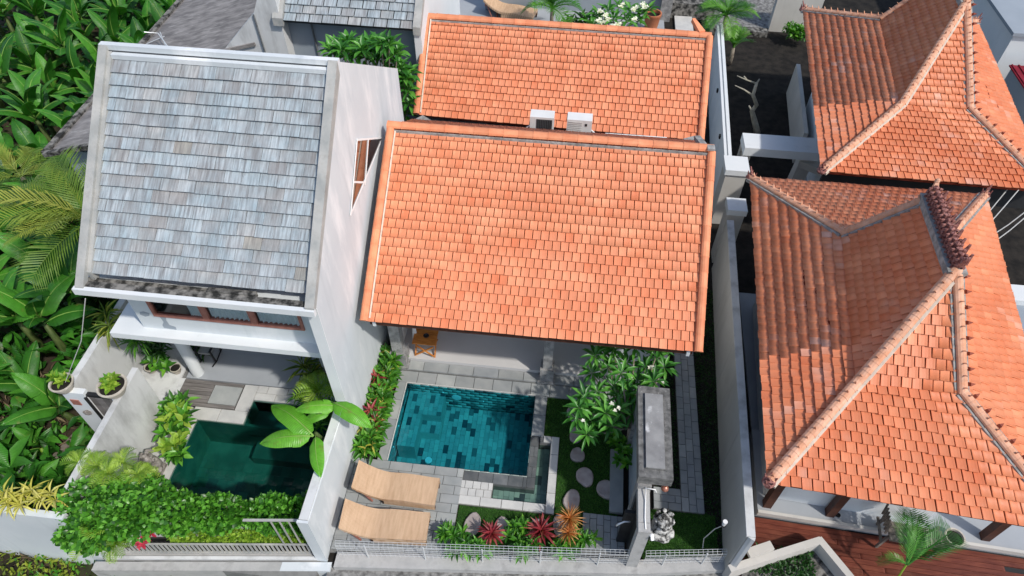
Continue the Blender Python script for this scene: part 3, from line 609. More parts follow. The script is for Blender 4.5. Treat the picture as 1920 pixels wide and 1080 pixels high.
mb = MB(); mb.box(-9.12, -8.95, 6.262, 6.279, 1.25, 1.42); part(mb, 'sign', M['wood_w'], gt)
mb = MB(); mb.ball((-8.95, 6.25, 1.0), .09, (1, .4, .8), 10, .2); part(mb, 'stone_plaque', M['statue'], gt)
# front wall / ledges
fw = thing('front_wall', 'broad white front wall at the bottom left, under yellow striped leaves', 'wall', (-9.5, 4, 0))
mb = MB(); mb.box(-16, -7.85, 3.93, 4.05, -.9, 1.65); part(mb, 'wall_face', M['wall'], fw)
lg = thing('planter_ledge', 'low concrete ledge with a dark strip in front of the hedge', 'ledge', (-6, 4, 0))
def LY(x): return 3.98+.113*(x+7.05)
def strip(mb, x0, x1, a, b, z0, z1): return mb.prism([(x0, LY(x0)+a), (x1, LY(x1)+a), (x1, LY(x1)+b), (x0, LY(x0)+b)], z0, z1)
mb = MB(); strip(mb, -7.85, XG-.19, 0, .45, -.9, -.02); part(mb, 'ledge', M['concrete'], lg)
mb = MB(); strip(mb, -7.55, XG-.21, .15, .41, -.019, .0); part(mb, 'dark_strip', M['strip_d'], lg)  # flat dark strip added behind the bars so the gaps look dark
mb = MB(); strip(mb, -7.85, XG-.19, -.006, .05, -.021, .015); part(mb, 'white_lip', M['wall_s'], lg)
mb = MB(); strip(mb, -8.0, -4.6, -.19, -.03, -.9, -.06); part(mb, 'lower_beam', M['concrete'], lg)
mb = MB(); strip(mb, -4.597, XG+.1, -.19, -.03, -.9, -.055); part(mb, 'lower_beam', M['wall'], lg)
fe = thing('bar_fence', 'low grey bar fence along the foot of the green hedge', 'fence', (-6, 4.2, 0))
mb = MB(); strip(mb, -7.5, -4.0, .1, .13, .4, .425); part(mb, 'rail', M['parapet'], fe)
mb = MB(); strip(mb, -7.5, -4.0, .1, .14, .0, .03); part(mb, 'rail', M['parapet'], fe)
for k in range(44):
    mb = MB(); x = -7.46+k*.0795; strip(mb, x, x+.03, .105, .125, .03, .4); part(mb, 'bar', M['parapet'], fe)
for k in range(4):
    mb = MB(); x = -4.5+k*.15; y = LY(x)+.12; mb.obox((x, y, .43), (x, y, 1.45), .02, .02, (0, 1, 0)); part(mb, 'post', M['parapet'], fe)
mb = MB(); strip(mb, -4.95, -3.98, .1, .14, 1.45, 1.48); part(mb, 'top_rail', M['parapet'], fe)
mb = MB(); strip(mb, -7.85, -3.98, .42, .48, -.07, .62); tag(mb.build('planter_wall', M['wall_s']), 'low white planter wall behind the bar fence, under the hedge', 'wall')

# ------------------------------------------------------------------ dark pool of the left villa
mb = MB()
def poolbox(mb, x0, x1, y0, y1, zb, zt, t=.05):
    mb.box(x0, x1, y0, y1, zb-.05, zb); mb.box(x0-t, x0, y0, y1, zb, zt); mb.box(x1, x1+t, y0, y1, zb, zt); mb.box(x0-t, x1+t, y0-t, y0, zb, zt); mb.box(x0-t, x1+t, y1, y1+t, zb, zt)
poolbox(mb, -7.34, -3.97, 4.75, 6.9, -.95, -.07); mb.box(-6.33, -3.97, 6.9, 7.5, -.5, -.45); mb.box(-6.38, -6.33, 6.95, 7.5, -.95, -.07); mb.box(-6.33, -3.97, 7.5, 7.55, -.5, -.07)
mb.box(-6.2, -3.97, 6.5, 6.9, -.95, -.7)
p_ = struct('dark_pool_shell', mb, M['pooltile_l'])
slabs(p_, -7.34, -3.97, 4.75, 6.48, .21, .21, -.94, 'pooltile_l', th=.02, gap=.006, name='pool_tile')
mb = MB(); mb.sheet([(-7.34, 4.75), (-3.95, 4.75), (-3.95, 7.49), (-6.33, 7.49), (-6.33, 6.9), (-7.34, 6.9)], -.06)
struct('dark_pool_water', mb, M['water_d'])
cp = MB(); cp.box(-7.5, -6.4, 6.95, 7.2, -.1, -.03); cp.box(-6.64, -6.39, 7.2, 7.85, -.1, -.03); cp.box(-6.39, -4.0, 7.56, 7.86, -.1, -.03); cp.box(-7.56, -7.4, 4.6, 6.95, -.1, -.03)
ldk = struct('pool_surround', cp, M['grout'])
slabs(ldk, -7.5, -6.33, 6.9, 7.2, .58, .31, 0, 'stone_l'); slabs(ldk, -6.64, -6.33, 7.2, 7.86, .31, .66, 0, 'stone_l'); slabs(ldk, -6.33, -4.0, 7.5, 7.86, .45, .2, 0, 'stone_l'); slabs(ldk, -7.56, -7.34, 4.6, 6.9, .24, .45, 0, 'stone_l')
slabs(ldk, -8.0, -7.56, 4.6, 7.2, .45, .45, -.03, 'stone_l')
mb = MB(); mb.box(-8.0, -6.64, 7.2, 7.86, -.1, -.045); dk = struct('timber_deck', mb, M['dark'])
bme = slab_mesh('greywood'); 
for k in range(7):
    a = 7.21+k*.092; x1_ = -7.3 if 1 <= k <= 5 else -6.66
    o = link('deck_board', bme, dk); o.location = ((-8.0+x1_)/2, a+.043, -.03); o.scale = (x1_+8.0, .084, .028)
mb = MB(); mb.box(-7.28, -6.67, 7.31, 7.76, -.04, .0); o = part(mb, 'deck_stone', M['stone'], dk)

# ================================================================== TURQUOISE POOL
mb = MB()
poolbox(mb, -3.14, -.29, 6.43, 8.33, -.85, -.05, .004)
mb.box(-.94, .13, 5.88, 6.2, -.36, -.31); mb.box(-.12, .13, 6.2, 7.22, -.36, -.31)
ps = struct('swimming_pool_shell', mb, M['pooltile'])
slabs(ps, -3.14, -.29, 6.43, 8.33, .105, .2, -.83, 'pooltile', th=.02, gap=.004, along_y=True, stag=.37, name='pool_tile', jig=.002)
# wall tiles, joined
wt = []
def wtile(cx, cy, cz, sx, sy, sz): wt.append(np.array(((sx, 0, 0, cx), (0, sy, 0, cy), (0, 0, sz, cz), (0, 0, 0, 1)), float))
for r_ in range(8):
    z = -.83+r_*.1; off_ = (r_ % 2)*.1
    x = -3.14-off_
    while x < -.29:
        a, b = max(x, -3.14), min(x+.2, -.29); x += .2
        if b-a > .02: wtile((a+b)/2, 8.328, z, b-a-.004, .006, .095); wtile((a+b)/2, 6.432, z, b-a-.004, .006, .095)
    y = 6.43-off_
    while y < 8.33:
        a, b = max(y, 6.43), min(y+.2, 8.33); y += .2
        if b-a > .02: wtile(-3.138, (a+b)/2, z, .006, b-a-.004, .095); wtile(-.292, (a+b)/2, z, .006, b-a-.004, .095)
bv = [(-.5, -.5, 0), (.5, -.5, 0), (.5, .5, 0), (-.5, .5, 0), (-.5, -.5, 1), (.5, -.5, 1), (.5, .5, 1), (-.5, .5, 1)]; bf = [(0, 3, 2, 1), (4, 5, 6, 7), (0, 1, 5, 4), (1, 2, 6, 5), (2, 3, 7, 6), (3, 0, 4, 7)]
o = inst('wall_tiles', bv, bf, wt, np.random.rand(len(wt)), M['pooltile'], ps); o['kind'] = 'stuff'
for (x0, x1, y0, y1, z) in ((-3.1, -2.3, 7.75, 8.32, -.3), (-3.1, -2.72, 6.95, 7.75, -.3), (-2.72, -2.3, 7.45, 7.75, -.55)):
    mb = MB(); mb.box(x0, x1, y0, y1, -.83, z-.01); sp_ = part(mb, 'pool_step', M['pooltile'], ps); slabs(sp_, x0, x1, y0, y1, .1, .2, z+.003, 'pooltile_s' if False else 'pooltile', th=.012, gap=.004, along_y=True, name='step_tile')
wc = []
for (x, z) in ((-2.05, -.4),):
    mb = MB(); n = 20; mb.add([(x+.11*math.cos(a), 8.318, z+.11*math.sin(a)) for a in [2*math.pi*k/n for k in range(n)]]+[(x+.07*math.cos(a), 8.31, z+.07*math.sin(a)) for a in [2*math.pi*k/n for k in range(n)]],
        [(i, (i+1) % n, n+(i+1) % n, n+i) for i in range(n)]+[tuple(range(n, 2*n))]); part(mb, 'pool_light', M['white'], ps)
mb = MB(); mb.lathe([(0, .02), (.07, .02), (.08, 0)], (-2.46, 6.95, -.828), 20); part(mb, 'drain_cover', M['white'], ps)
for (x, y, z) in ((-3.135, 7.35, -.2), (-3.135, 6.85, -.2)): mb = MB(); mb.ball((x, y, z), .022); part(mb, 'inlet', M['white'], ps)
for (x, z) in ((-2.35, -.25), (-1.45, -.45)): mb = MB(); mb.ball((x, 8.325, z), .022); part(mb, 'inlet', M['white'], ps)
mb = MB(); mb.sheet([(-3.14, 6.43), (-.29, 6.43), (-.29, 8.33), (-3.14, 8.33)], -.042); struct('pool_water', mb, M['water'])
mb = MB(); mb.sheet([(-.94, 5.88), (.13, 5.88), (.13, 7.22), (-.12, 7.22), (-.12, 6.2), (-.94, 6.2)], -.14); struct('basin_water', mb, M['water_s'])
mb = MB(); mb.box(-.285, -.12, 6.2, 7.35, -.6, -.07); mb.box(-1.56, -.285, 6.2, 6.425, -.6, -.072); wr = struct('overflow_weir', mb, M['stone_d'])
slabs(wr, -.285, -.12, 6.2, 7.35, .17, .24, -.045, 'stone_d', gap=.004); slabs(wr, -1.56, -.285, 6.2, 6.425, .3, .23, -.045, 'stone_d', gap=.004)
for (x0, x1, y0, y1) in ((-.94, .13, 5.88, 6.2), (-.12, .13, 6.2, 7.22)): slabs(wr, x0, x1, y0, y1, .11, .2, -.29, 'pooltile', th=.02, gap=.004, along_y=True, name='basin_tile')
# coping and deck
mb = MB(); mb.box(-3.35, 1.7, 8.34, 8.63, -.2, -.035); mb.box(-3.35, -3.145, 6.43, 8.34, -.2, -.035); mb.box(-.285, -.03, 7.36, 8.34, -.2, -.035); mb.box(.135, .3, 5.7, 7.37, -.5, -.035); mb.box(-.1, .135, 7.225, 7.37, -.5, -.036)
mb.box(-1.57, .135, 5.7, 5.875, -.5, -.035); mb.box(-1.57, -.945, 5.875, 6.195, -.5, -.036); mb.prism([(-3.78, 4.5), (-1.56, 4.7), (-1.56, 6.43), (-3.78, 6.43)], -.2, -.035)
cpg = struct('pool_deck', mb, M['grout'])
slabs(cpg, -3.35, 1.7, 8.335, 8.635, .42, .3, 0, 'stone'); slabs(cpg, -3.35, -3.14, 6.43, 8.335, .21, .48, 0, 'stone', along_y=True, stag=0); slabs(cpg, -.29, -.03, 7.35, 8.335, .26, .5, 0, 'stone', along_y=True, stag=0)
slabs(cpg, .13, .3, 5.7, 7.37, .17, .42, 0, 'stone_l', along_y=True, stag=0); slabs(cpg, -.03, .13, 7.22, 7.37, .2, .2, 0, 'stone_l'); slabs(cpg, -1.57, .13, 5.7, 5.88, .42, .2, .001, 'stone_l'); slabs(cpg, -1.57, -.94, 5.88, 6.2, .155, .17, -.01, 'stone_l')
slabs(cpg, -3.78, -1.56, 4.55, 6.43, .46, .19, 0, 'stone', stag=.45)
mb = MB(); mb.obox((-3.135, 6.44, .004), (-3.135, 8.33, .004), .018, .02); mb.obox((-3.13, 8.325, .004), (-.29, 8.325, .004), .018, .02); part(mb, 'pool_rim', M['stone_l'], cpg)
# ================================================================== FRONT CURB, MESH FENCE, GATE
mb = MB(); mb.prism([(-3.62, 4.22), (1.95, 4.74), (3.55, 5.0), (3.6, 5.25), (1.95, 5.0), (-3.62, 4.5)], -.6, .03); tag(mb.build('front_kerb_wall', M['concrete']), 'low pale kerb wall under the wire mesh fence, beside the gravel road', 'kerb')
def mesh_fence(P, Q, h, label, nposts, z0=.03):
    P, Q = Vector(P), Vector(Q); t = thing('wire_fence', label, 'fence', (P+Q)/2, 'wire mesh fence along the front kerb')
    d = Q-P; n = int(d.length/.085); nm = d.cross(Vector((0, 0, 1))).normalized()
    mb = MB()
    for k in range(n+1):
        c = P+d*k/n; mb.obox(c+Vector((0, 0, z0+.05)), c+Vector((0, 0, h)), .0035, .0035, (0, 1, 0)); mb.obox(c+Vector((0, 0, h)), c+nm*-.07+Vector((0, 0, h+.05)), .0035, .0035)
    for zz, o_ in ((.12, 0), (.22, 0), (.32, 0), (h-.12, 0), (h-.04, 0), (h, .0), (h+.05, -.07), (h+.025, -.035)):
        mb.obox(P+nm*o_+Vector((0, 0, zz+z0 if zz < h-.2 else zz)), Q+nm*o_+Vector((0, 0, zz+z0 if zz < h-.2 else zz)), .006, .006)
    part(mb, 'wire_mesh', M['steel'], t)
    for k in range(nposts):
        c = P+d*(k+.5)/nposts; mb = MB(); mb.tube([c+Vector((0, 0, z0)), c+Vector((0, 0, h+.03))], .014, 6); part(mb, 'post', M['steel'], t)
mesh_fence((-3.55, 4.42, 0), (1.68, 4.86, 0), .55, 'long wire mesh fence in front of the loungers and the flower bed', 5)
mesh_fence((1.98, 4.9, 0), (3.42, 5.1, 0), .5, 'short wire mesh fence between the gate post and the tall corridor wall', 2)
gs = thing('garden_gate', 'grey concrete gate with a stained slab canopy and a black door leaf by the plumeria', 'gate', (1.85, 6, 0))
mb = MB(); mb.obox((1.78, 4.93, -.3), (1.78, 4.93, 1.62), .2, .16, (0, 1, 0)); part(mb, 'front_post', M['concrete'], gs)
mb = MB(); mb.box(1.68, 1.88, 5.02, 7.3, 1.42, 1.61); part(mb, 'lintel', M['concrete'], gs)
mb = MB(); mb.box(1.74, 1.84, 5.9, 7.3, -.1, 1.42); part(mb, 'side_wall', M['wall_g'], gs)
mb = MB(); mb.box(1.66, 1.9, 7.2, 7.36, -.1, 1.72); mb.box(1.66, 1.9, 5.62, 5.8, -.1, 1.72); part(mb, 'pillar', M['column'], gs)
mb = MB(); mb.box(1.62, 2.2, 5.6, 7.42, 1.86, 2.1); mb.box(1.66, 2.14, 5.66, 7.36, 1.74, 1.859); mb.box(1.73, 2.07, 5.75, 7.25, 2.1, 2.13); part(mb, 'canopy', M['pitted'], gs)
mb = MB(); mb.box(1.74, 2.06, 5.76, 7.24, 2.131, 2.15); part(mb, 'canopy_top', mat('stained_canopy_top', (.2, .2, .2), (.3, .3, .295), 3, rough=.9, dirt=((.62, .62, .62), 3.5, (.58, .7), (1, 1, 1), .8), bump=.4), gs)
mb = MB(); mb.box(1.5, 1.74, 5.3, 5.36, -.02, 1.3); mb.box(1.69, 1.73, 4.99, 5.9, -.02, 1.4); part(mb, 'door_leaf', M['black'], gs)
mb = MB(); mb.tube([(1.4, 5.22, .9), (1.42, 5.2, 1.02), (1.52, 5.24, 1.06), (1.62, 5.26, 1.04)], .016, 6); part(mb, 'handle', M['white'], gs, True)
mb = MB(); mb.box(1.36, 1.62, 5.86, 7.2, -.1, .04); part(mb, 'base_slab', M['stone'], gs)
mb = MB(); mb.box(1.52, 1.58, 7.3, 7.36, -.1, .9); mb.box(1.5, 1.68, 6.5, 6.56, -.1, .9)
mb = MB(); mb.tube([(1.8, 5.62, 1.7), (1.8, 5.4, 1.635), (1.79, 5.1, 1.63), (1.8, 4.9, 1.63)], .012, 6); mb.tube([(1.8, 5.6, 1.7), (1.96, 5.58, 1.72), (2.0, 5.58, 1.6)], .012, 6); part(mb, 'cable', M['white'], gs, True)
P = gp(1247, 915, 1.35); t = thing('pendant_lamp', 'small round copper lamp hanging at the front of the gate canopy', 'lamp', P)
mb = MB(); mb.lathe([(.0, .06), (.025, .06), (.06, .02), (.07, -.02), (.05, -.05), (0, -.055)], P, 16); part(mb, 'shade', M['copper'], t, True)
mb = MB(); mb.tube([P+Vector((0, 0, .05)), P+Vector((0, 0, .45))], .006, 5); part(mb, 'cord', M['black'], t)
P = gp(1222, 1004, 1.5); t = thing('wall_lamp', 'small white spotlight clipped on the front of the concrete gate post', 'lamp', P)
mb = MB(); mb.ball(P, .04, (1, 1, .8)); mb.obox(P, P+Vector((.02, -.06, -.05)), .05, .04); part(mb, 'head', M['white'], t)
# paving of the garden side
mb = MB(); mb.prism([(.86, 5.0), (1.66, 5.08), (1.68, 5.8), (.86, 5.8)], -.1, -.035); pv = struct('gate_paving', mb, M['grout'])
slabs(pv, .86, 1.66, 5.1, 5.8, .135, .24, 0, 'stone', along_y=True)
mb = MB(); mb.box(2.76, 3.2, 6.05, 12.3, -.1, -.04); mb.box(2.22, 2.76, 6.05, 6.5, -.1, -.041); pt = struct('corridor_path', mb, M['grout'])
slabs(pt, 2.76, 3.2, 6.05, 12.3, .147, .29, 0, 'stone', along_y=True); slabs(pt, 2.22, 2.755, 6.05, 6.5, .28, .15, 0, 'stone')
for q in [(1075, 775), (1080, 815), (1083, 852), (1097, 893), (1136, 917), (1072, 937), (886, 982), (940, 990), (1010, 990), (1052, 985)]:
    P = gp(*q); mb = MB(); n = 18; r0 = .165 if q[1] < 860 else .2; a0 = random.random()
    rr = [r0*(1+.08*math.sin(2*(2*math.pi*k/n)+a0*6)+.05*math.sin(3*(2*math.pi*k/n)+a0*11)+random.uniform(-.025, .025)) for k in range(n)]
    vs = []
    for k_, z in ((1, -.06), (1, .0), (.9, .018)): vs += [(P.x+rr[k]*k_*math.cos(2*math.pi*k/n)*.85, P.y+rr[k]*k_*math.sin(2*math.pi*k/n)*1.05, z) for k in range(n)]
    mb.add(vs, [(j*n+k, j*n+(k+1) % n, (j+1)*n+(k+1) % n, (j+1)*n+k) for j in range(2) for k in range(n)]+[tuple(range(2*n, 3*n))])
    o = mb.build('stepping_stone', M['step']); 
    labs = {(1075, 775): 'flat stepping stone nearest the terrace, half under the plumeria leaves', (1080, 815): 'reddish stepping stone second from the terrace on the lawn', (1083, 852): 'stepping stone level with the corner of the spillover basin', (1097, 893): 'broad stepping stone on the lawn right of the basin coping', (1136, 917): 'rounded stepping stone closest to the gate wall', (1072, 937): 'tall oval stepping stone right above the orange spiky plant', (886, 982): 'round stepping stone beside the lounger deck edge', (940, 990): 'stepping stone in the front grass behind the left red cordyline', (1010, 990): 'stepping stone in the front grass between two red cordylines', (1052, 985): 'stepping stone in the front grass behind the orange spiky plant'}
    tag(o, labs[q], 'stepping stone', 'stepping stones across the lawn')

# ------------------------------------------------------------------ corridor wall and rear walls
mb = MB(); mb.prism([(3.48, 5.0), (3.6, 5.0), (3.98, 12.7), (3.84, 12.7)], -.6, 1.6); mb.obox((3.47, 7.3, 0), (3.47, 7.3, 1.6), .004, .02)
cw = thing('corridor_wall', 'tall cream wall in panels between the shaded corridor and the carved-ridge pavilion', 'wall', (3.7, 9, 0))
ys = [5.0, 7.05, 9.1, 11.0, 12.7]
for a, b in zip(ys, ys[1:]):
    mb = MB(); fx = lambda y: 3.48+(y-5)*.36/7.7
    mb.prism([(fx(a), a+.006), (fx(a)+.13, a+.006), (fx(b)+.13, b-.006), (fx(b), b-.006)], -.6, 1.56); part(mb, 'wall_panel', M['wall_c'], cw)
mb = MB(); mb.prism([(3.47, 4.99), (3.615, 4.99), (3.99, 12.72), (3.83, 12.72)], 1.561, 1.6); part(mb, 'coping', M['wall_s'], cw)
mb = MB(); mb.prism([(3.55, 4.95), (3.6, 4.93), (3.62, 4.985), (3.5, 4.985)], -.1, 1.58); part(mb, 'end_face', M['wall_s'], cw)
def pillar(c, w_, h, lab, cap=.12, taper=0):
    t = thing('wall_pillar', lab, 'pillar', (c[0], c[1], 0), 'cream pillars along the corridor wall')
    mb = MB(); mb.obox((c[0]-taper, c[1]-taper, -.5), (c[0], c[1], h-.16), w_*.86, w_*.86, (0, 1, 0)); part(mb, 'shaft', M['wall_c'], t)
    mb = MB(); mb.box(c[0]-w_/2, c[0]+w_/2, c[1]-w_/2, c[1]+w_/2, h-.16, h); part(mb, 'capital', M['wall_w'], t)
pillar((4.06, 13.1), .46, 1.78, 'cream square pillar where the corridor wall ends, beside the pavilion eave corner')
pillar((4.2, 14.65), .6, 1.8, 'larger cream pillar with a broad white cap behind the first one')
bm_ = thing('lintel_wall', 'thick white beam between two pillars above the dark soil yard', 'beam', (5.4, 15.7, 0))
mb = MB(); mb.box(4.5, 6.45, 15.4, 16.05, 1.5, 1.75); part(mb, 'beam', M['wall_w'], bm_)
mb = MB(); mb.box(4.52, 4.72, 15.45, 15.6, -.1, 1.5); mb.box(4.52, 4.72, 15.85, 16.0, -.1, 1.5); part(mb, 'post', M['wall_c'], bm_)
rw = thing('rear_boundary_wall', 'long cream wall with a white double coping beside the black soil yard', 'wall', (4.3, 18, 0))
ys = [14.95, 16.6, 18.6, 20.6, 22.4]
for a, b in zip(ys, ys[1:]):
    mb = MB(); fx = lambda y: 4.02+(y-15)*.052; mb.prism([(fx(a), a+.01), (fx(a)+.14, a+.01), (fx(b)+.14, b-.01), (fx(b), b-.01)], -.4, 1.44); part(mb, 'wall_panel', M['wall_w'], rw)
mb = MB(); mb.prism([(4.0, 14.95), (4.07, 14.95), (4.45, 22.4), (4.38, 22.4)], 1.441, 1.5); mb.prism([(4.1, 14.95), (4.19, 14.95), (4.58, 22.4), (4.49, 22.4)], 1.441, 1.51); part(mb, 'coping', M['wall_w'], rw)
for y in (16.6, 18.9): mb = MB(); mb.box(3.98+(y-15)*.052, 4.03+(y-15)*.052, y, y+.1, 1.1, 1.2); part(mb, 'wall_light', M['black'], rw)
# low walls seen beside the second pavilion
def lowwall(P, Q, w_, z0, z1, m, name, lab):
    mb = MB(); P, Q = Vector(P), Vector(Q); mb.obox((P.x, P.y, (z0+z1)/2), (Q.x, Q.y, (z0+z1)/2), w_, z1-z0); return tag(mb.build(name, M[m]), lab, 'wall')
lowwall(gp(1497, 120, 1.0), gp(1512, 250, 1.0), .12, -.1, 1.0, 'wall_c', 'yard_wall', 'short cream wall between the soil yard and the second pavilion')
q1, q2 = gp(1505, 300, 1.2), gp(1560, 330, 1.2)
t = thing('pavilion_plinth', 'cream angled plinth under the corner of the second pavilion', 'plinth', (q1.x, q1.y, 0))
mb = MB(); mb.obox((q1.x, q1.y, -.1), (q1.x+.1, q1.y+.1, 1.25), .35, .3, (0, 1, 0)); part(mb, 'pier', M['wall_c'], t)
mb = MB(); mb.obox((q1.x, q1.y+.1, 1.1), (q2.x+.5, q2.y, 1.1), .35, .2); part(mb, 'ledge', M['wall_c'], t)
q1, q2 = gp(1440, 50, 0), gp(1520, 52, 0)
mb = MB(); mb.box(q1.x, q1.x+1.6, q1.y-.2, q1.y+.1, -.1, 2.0); tag(mb.build('yard_end_wall', M['wall_c']), 'cream wall with a dark joint closing the black soil yard at the top', 'wall')
mb = MB(); mb.box(4.62, 6.7, 24.6, 24.9, -.1, .12); tag(mb.build('rubble_kerb', M['moss']), 'broken pale kerb at the far end of the black soil yard', 'kerb')
mb = MB(); mb.box(4.6, 9, 25.2, 33, -.1, -.02); struct('rear_lane', mb, M['gravel'])

# ================================================================== TILED PAVILIONS
def L2(p, q, r, s):      # intersection of two xy lines
    d1, d2 = (q-p), (s-r); den = d1.x*d2.y-d1.y*d2.x; t = ((r.x-p.x)*d2.y-(r.y-p.y)*d2.x)/den; return Vector((p.x+d1.x*t, p.y+d1.y*t, p.z))
def pavilion(name, label, FL, FR, BR, BL, f1, f2, f3, f4, rf, rb, tl, crest):
    t = thing(name, label, 'pavilion', ((FL.x+BR.x)/2, (FL.y+BR.y)/2, 0))
    rk = MB()
    faces = [(FL, FR, f2, f1), (FR, BR, f3, f2), (BR, BL, f4, f3), (BL, FL, f1, f4), (f1, f2, rf, rf), (f2, f3, rb, rf), (f3, f4, rb, rb), (f4, f1, rf, rb)]
    for fc in faces:
        pts = [Vector(p) for p in fc]
        if (pts[2]-pts[3]).length < 1e-5: pts = pts[:3]
        n = (pts[1]-pts[0]).cross(pts[-1]-pts[0]).normalized(); slab_between(rk, [p-n*.003 for p in pts], n, .06)
    rf_ = part(rk, 'roof', M['tile_deck'], t)
    acc = []
    for k, fc in enumerate(faces):
        back = 60 if k in (2, 6) else 0
        face_tiles(acc, fc[0], fc[1], fc[2], fc[3], .163, tl, .175, front=back, jig=.01, tilt=.012)
    emit_tiles(acc, TMB, M['tile_b'], rf_, 'tile')
    up = Vector((0, 0, .02))
    for path in ((FL, f1, rf), (FR, f2, rf), (BR, f3, rb), (BL, f4, rb)):
        caps(rf_, [p+up for p in path], CAPB, .2, name='hip_tile')
        for a, b in zip(path, path[1:]):
            d = (b-a).normalized(); s_ = d.cross(Vector((0, 0, 1))).normalized()
            mb = MB(); mb.obox(a+s_*.1+up*.3, b+s_*.1+up*.3, .05, .07); part(mb, 'hip_mortar', M['mortar_w'] if path[0] is FL else M['mortar'], rf_)
            if path[0] is not FL: mb = MB(); mb.obox(a-s_*.1+up*.3, b-s_*.1+up*.3, .045, .06); part(mb, 'hip_mortar', M['mortar'], rf_)
    hm = MB(); hm.add([(-.035, 0, 0), (.035, 0, 0), (.03, .02, .05), (-.03, .02, .05), (0, .11, .045)], [(0, 1, 2, 3), (1, 0, 4), (2, 1, 4), (3, 2, 4), (0, 3, 4)], r=0); hme = hm.mesh('hook', M['hook']); offh = Matrix.Translation(-world_off(rf_))
    for a, b in ((FR, f2), (f2, rf)):
        d = (b-a).normalized(); s_ = -d.cross(Vector((0, 0, 1))).normalized()
        if s_.x < 0: s_ = -s_
        n = max(1, round((b-a).length/.26))
        for i in range(n):
            p = a+(b-a)*((i+.4)/n)+s_*.09+Vector((0, 0, .07)); u_ = s_.cross(d); u_ = u_ if u_.z > 0 else -u_
            link('hip_hook', hme, rf_, offh @ Matrix(((d.x, s_.x, u_.x, p.x), (d.y, s_.y, u_.y, p.y), (d.z, s_.z, u_.z, p.z), (0, 0, 0, 1))))
    # ridge with carved crest
    d = (rb-rf); L = d.length; x = d.normalized(); sd_ = x.cross(Vector((0, 0, 1)))
    mb = MB(); mb.obox(rf-x*.1-Vector((0, 0, .02)), rb+x*.1-Vector((0, 0, .02)), .3, .14); part(mb, 'ridge_base', M['mortar'], rf_)
    if crest:
        mb = MB(); mb.obox(rf+Vector((0, 0, .1)), rb+Vector((0, 0, .1)), .15, .16)
        n = 15
        for i in range(n+1):
            c = rf+d*i/n
            for sgn in (-1, 1):
                for lv_ in range(3):
                    cc = c+sd_*sgn*(.075+.012*random.random())+Vector((0, 0, .06+lv_*.085))+x*(.03*(lv_ % 2)); mb.ball(cc, .042, (1, .6, 1), 6, .15)
            mb.ball(c+Vector((0, 0, .25)), .055, (1, 1, 1), 6, .2)
        for i in range(9):
            c = rf+d*(i+.3)/9+sd_*.1; a = c+Vector((0, 0, .1)); b = c+Vector((0, 0, .33+.03*math.sin(i*2)))+sd_*.03
            mb.obox(a, b, .1, .035, x, w2=.03, h2=.015)
        part(mb, 'carved_crest', M['carved'], rf_)
        for e_, sg in ((rb, 1), (rf, -1)):
            mb = MB(); mb.obox(e_+Vector((0, 0, .12)), e_+x*sg*.08+Vector((0, 0, .32)), .14, .08, w2=.06, h2=.04); mb.ball(e_+x*sg*.09+Vector((0, 0, .34)), .05, (1, .7, 1.2), 8); part(mb, 'crest_finial', M['carved'] if sg < 0 else M['cap_b'], rf_)
    for c, nx in ((FL, f1), (BL, f4), (BR, f3), (FR, f2)):
        o_ = (c-nx).normalized(); mb = MB(); mb.ball(c+Vector((0, 0, .04)), .11, (1, 1, .75), 12, .12)
        for k in range(5):
            a = k*1.25; mb.obox(c+Vector((math.cos(a)*.07, math.sin(a)*.07, .07)), c+Vector((math.cos(a)*.1, math.sin(a)*.1, .17)), .045, .03, w2=.015, h2=.01)
        mb.obox(c+Vector((0, 0, .1)), c+o_*.1+Vector((0, 0, .3)), .06, .04, w2=.02, h2=.015); part(mb, 'corner_ornament', M['carved'], rf_)
    return t, rf_
ze, zb, zr = 2.95, 3.55, 4.9
FL = gp(1440, 905, ze); BL = gp(1407, 335, ze); BR = gp(1845, 368, ze); FR = L2(FL, gp(1910, 985, ze), BR, gp(1888, 530, ze))
f1, f2, f4 = gp(1608, 715, zb), gp(1801, 737, zb), gp(1581, 440, zb); f3 = f4+(f2-f1)*1.15
pav, prf_ = pavilion('tiled_pavilion', 'large pavilion with a weathered red hipped roof and a dark carved ridge crest', FL, FR, BR, BL, f1, f2, f3, f4, gp(1791, 507, zr), gp(1743, 374, zr), .172, True)
FL2 = gp(1540, 322, ze); fd = (gp(1920, 355, ze)-FL2).normalized(); ld = (gp(1503, 0, ze)-FL2).normalized()
FR2 = FL2+fd*4.9; BL2 = FL2+ld*7.6; BR2 = BL2+fd*4.9
g1, g2, g4 = gp(1690, 196, zb), gp(1817, 205, zb), gp(1652, 37, zb); g3 = g4+(g2-g1)*1.15
rfp = gp(1811, 4, zr); pav2, prf2 = pavilion('tiled_pavilion', 'second pavilion with a hipped tiled roof, cut by the top right edge of the photo', FL2, FR2, BR2, BL2, g1, g2, g3, g4, rfp, rfp+ld*1.7, .178, True)
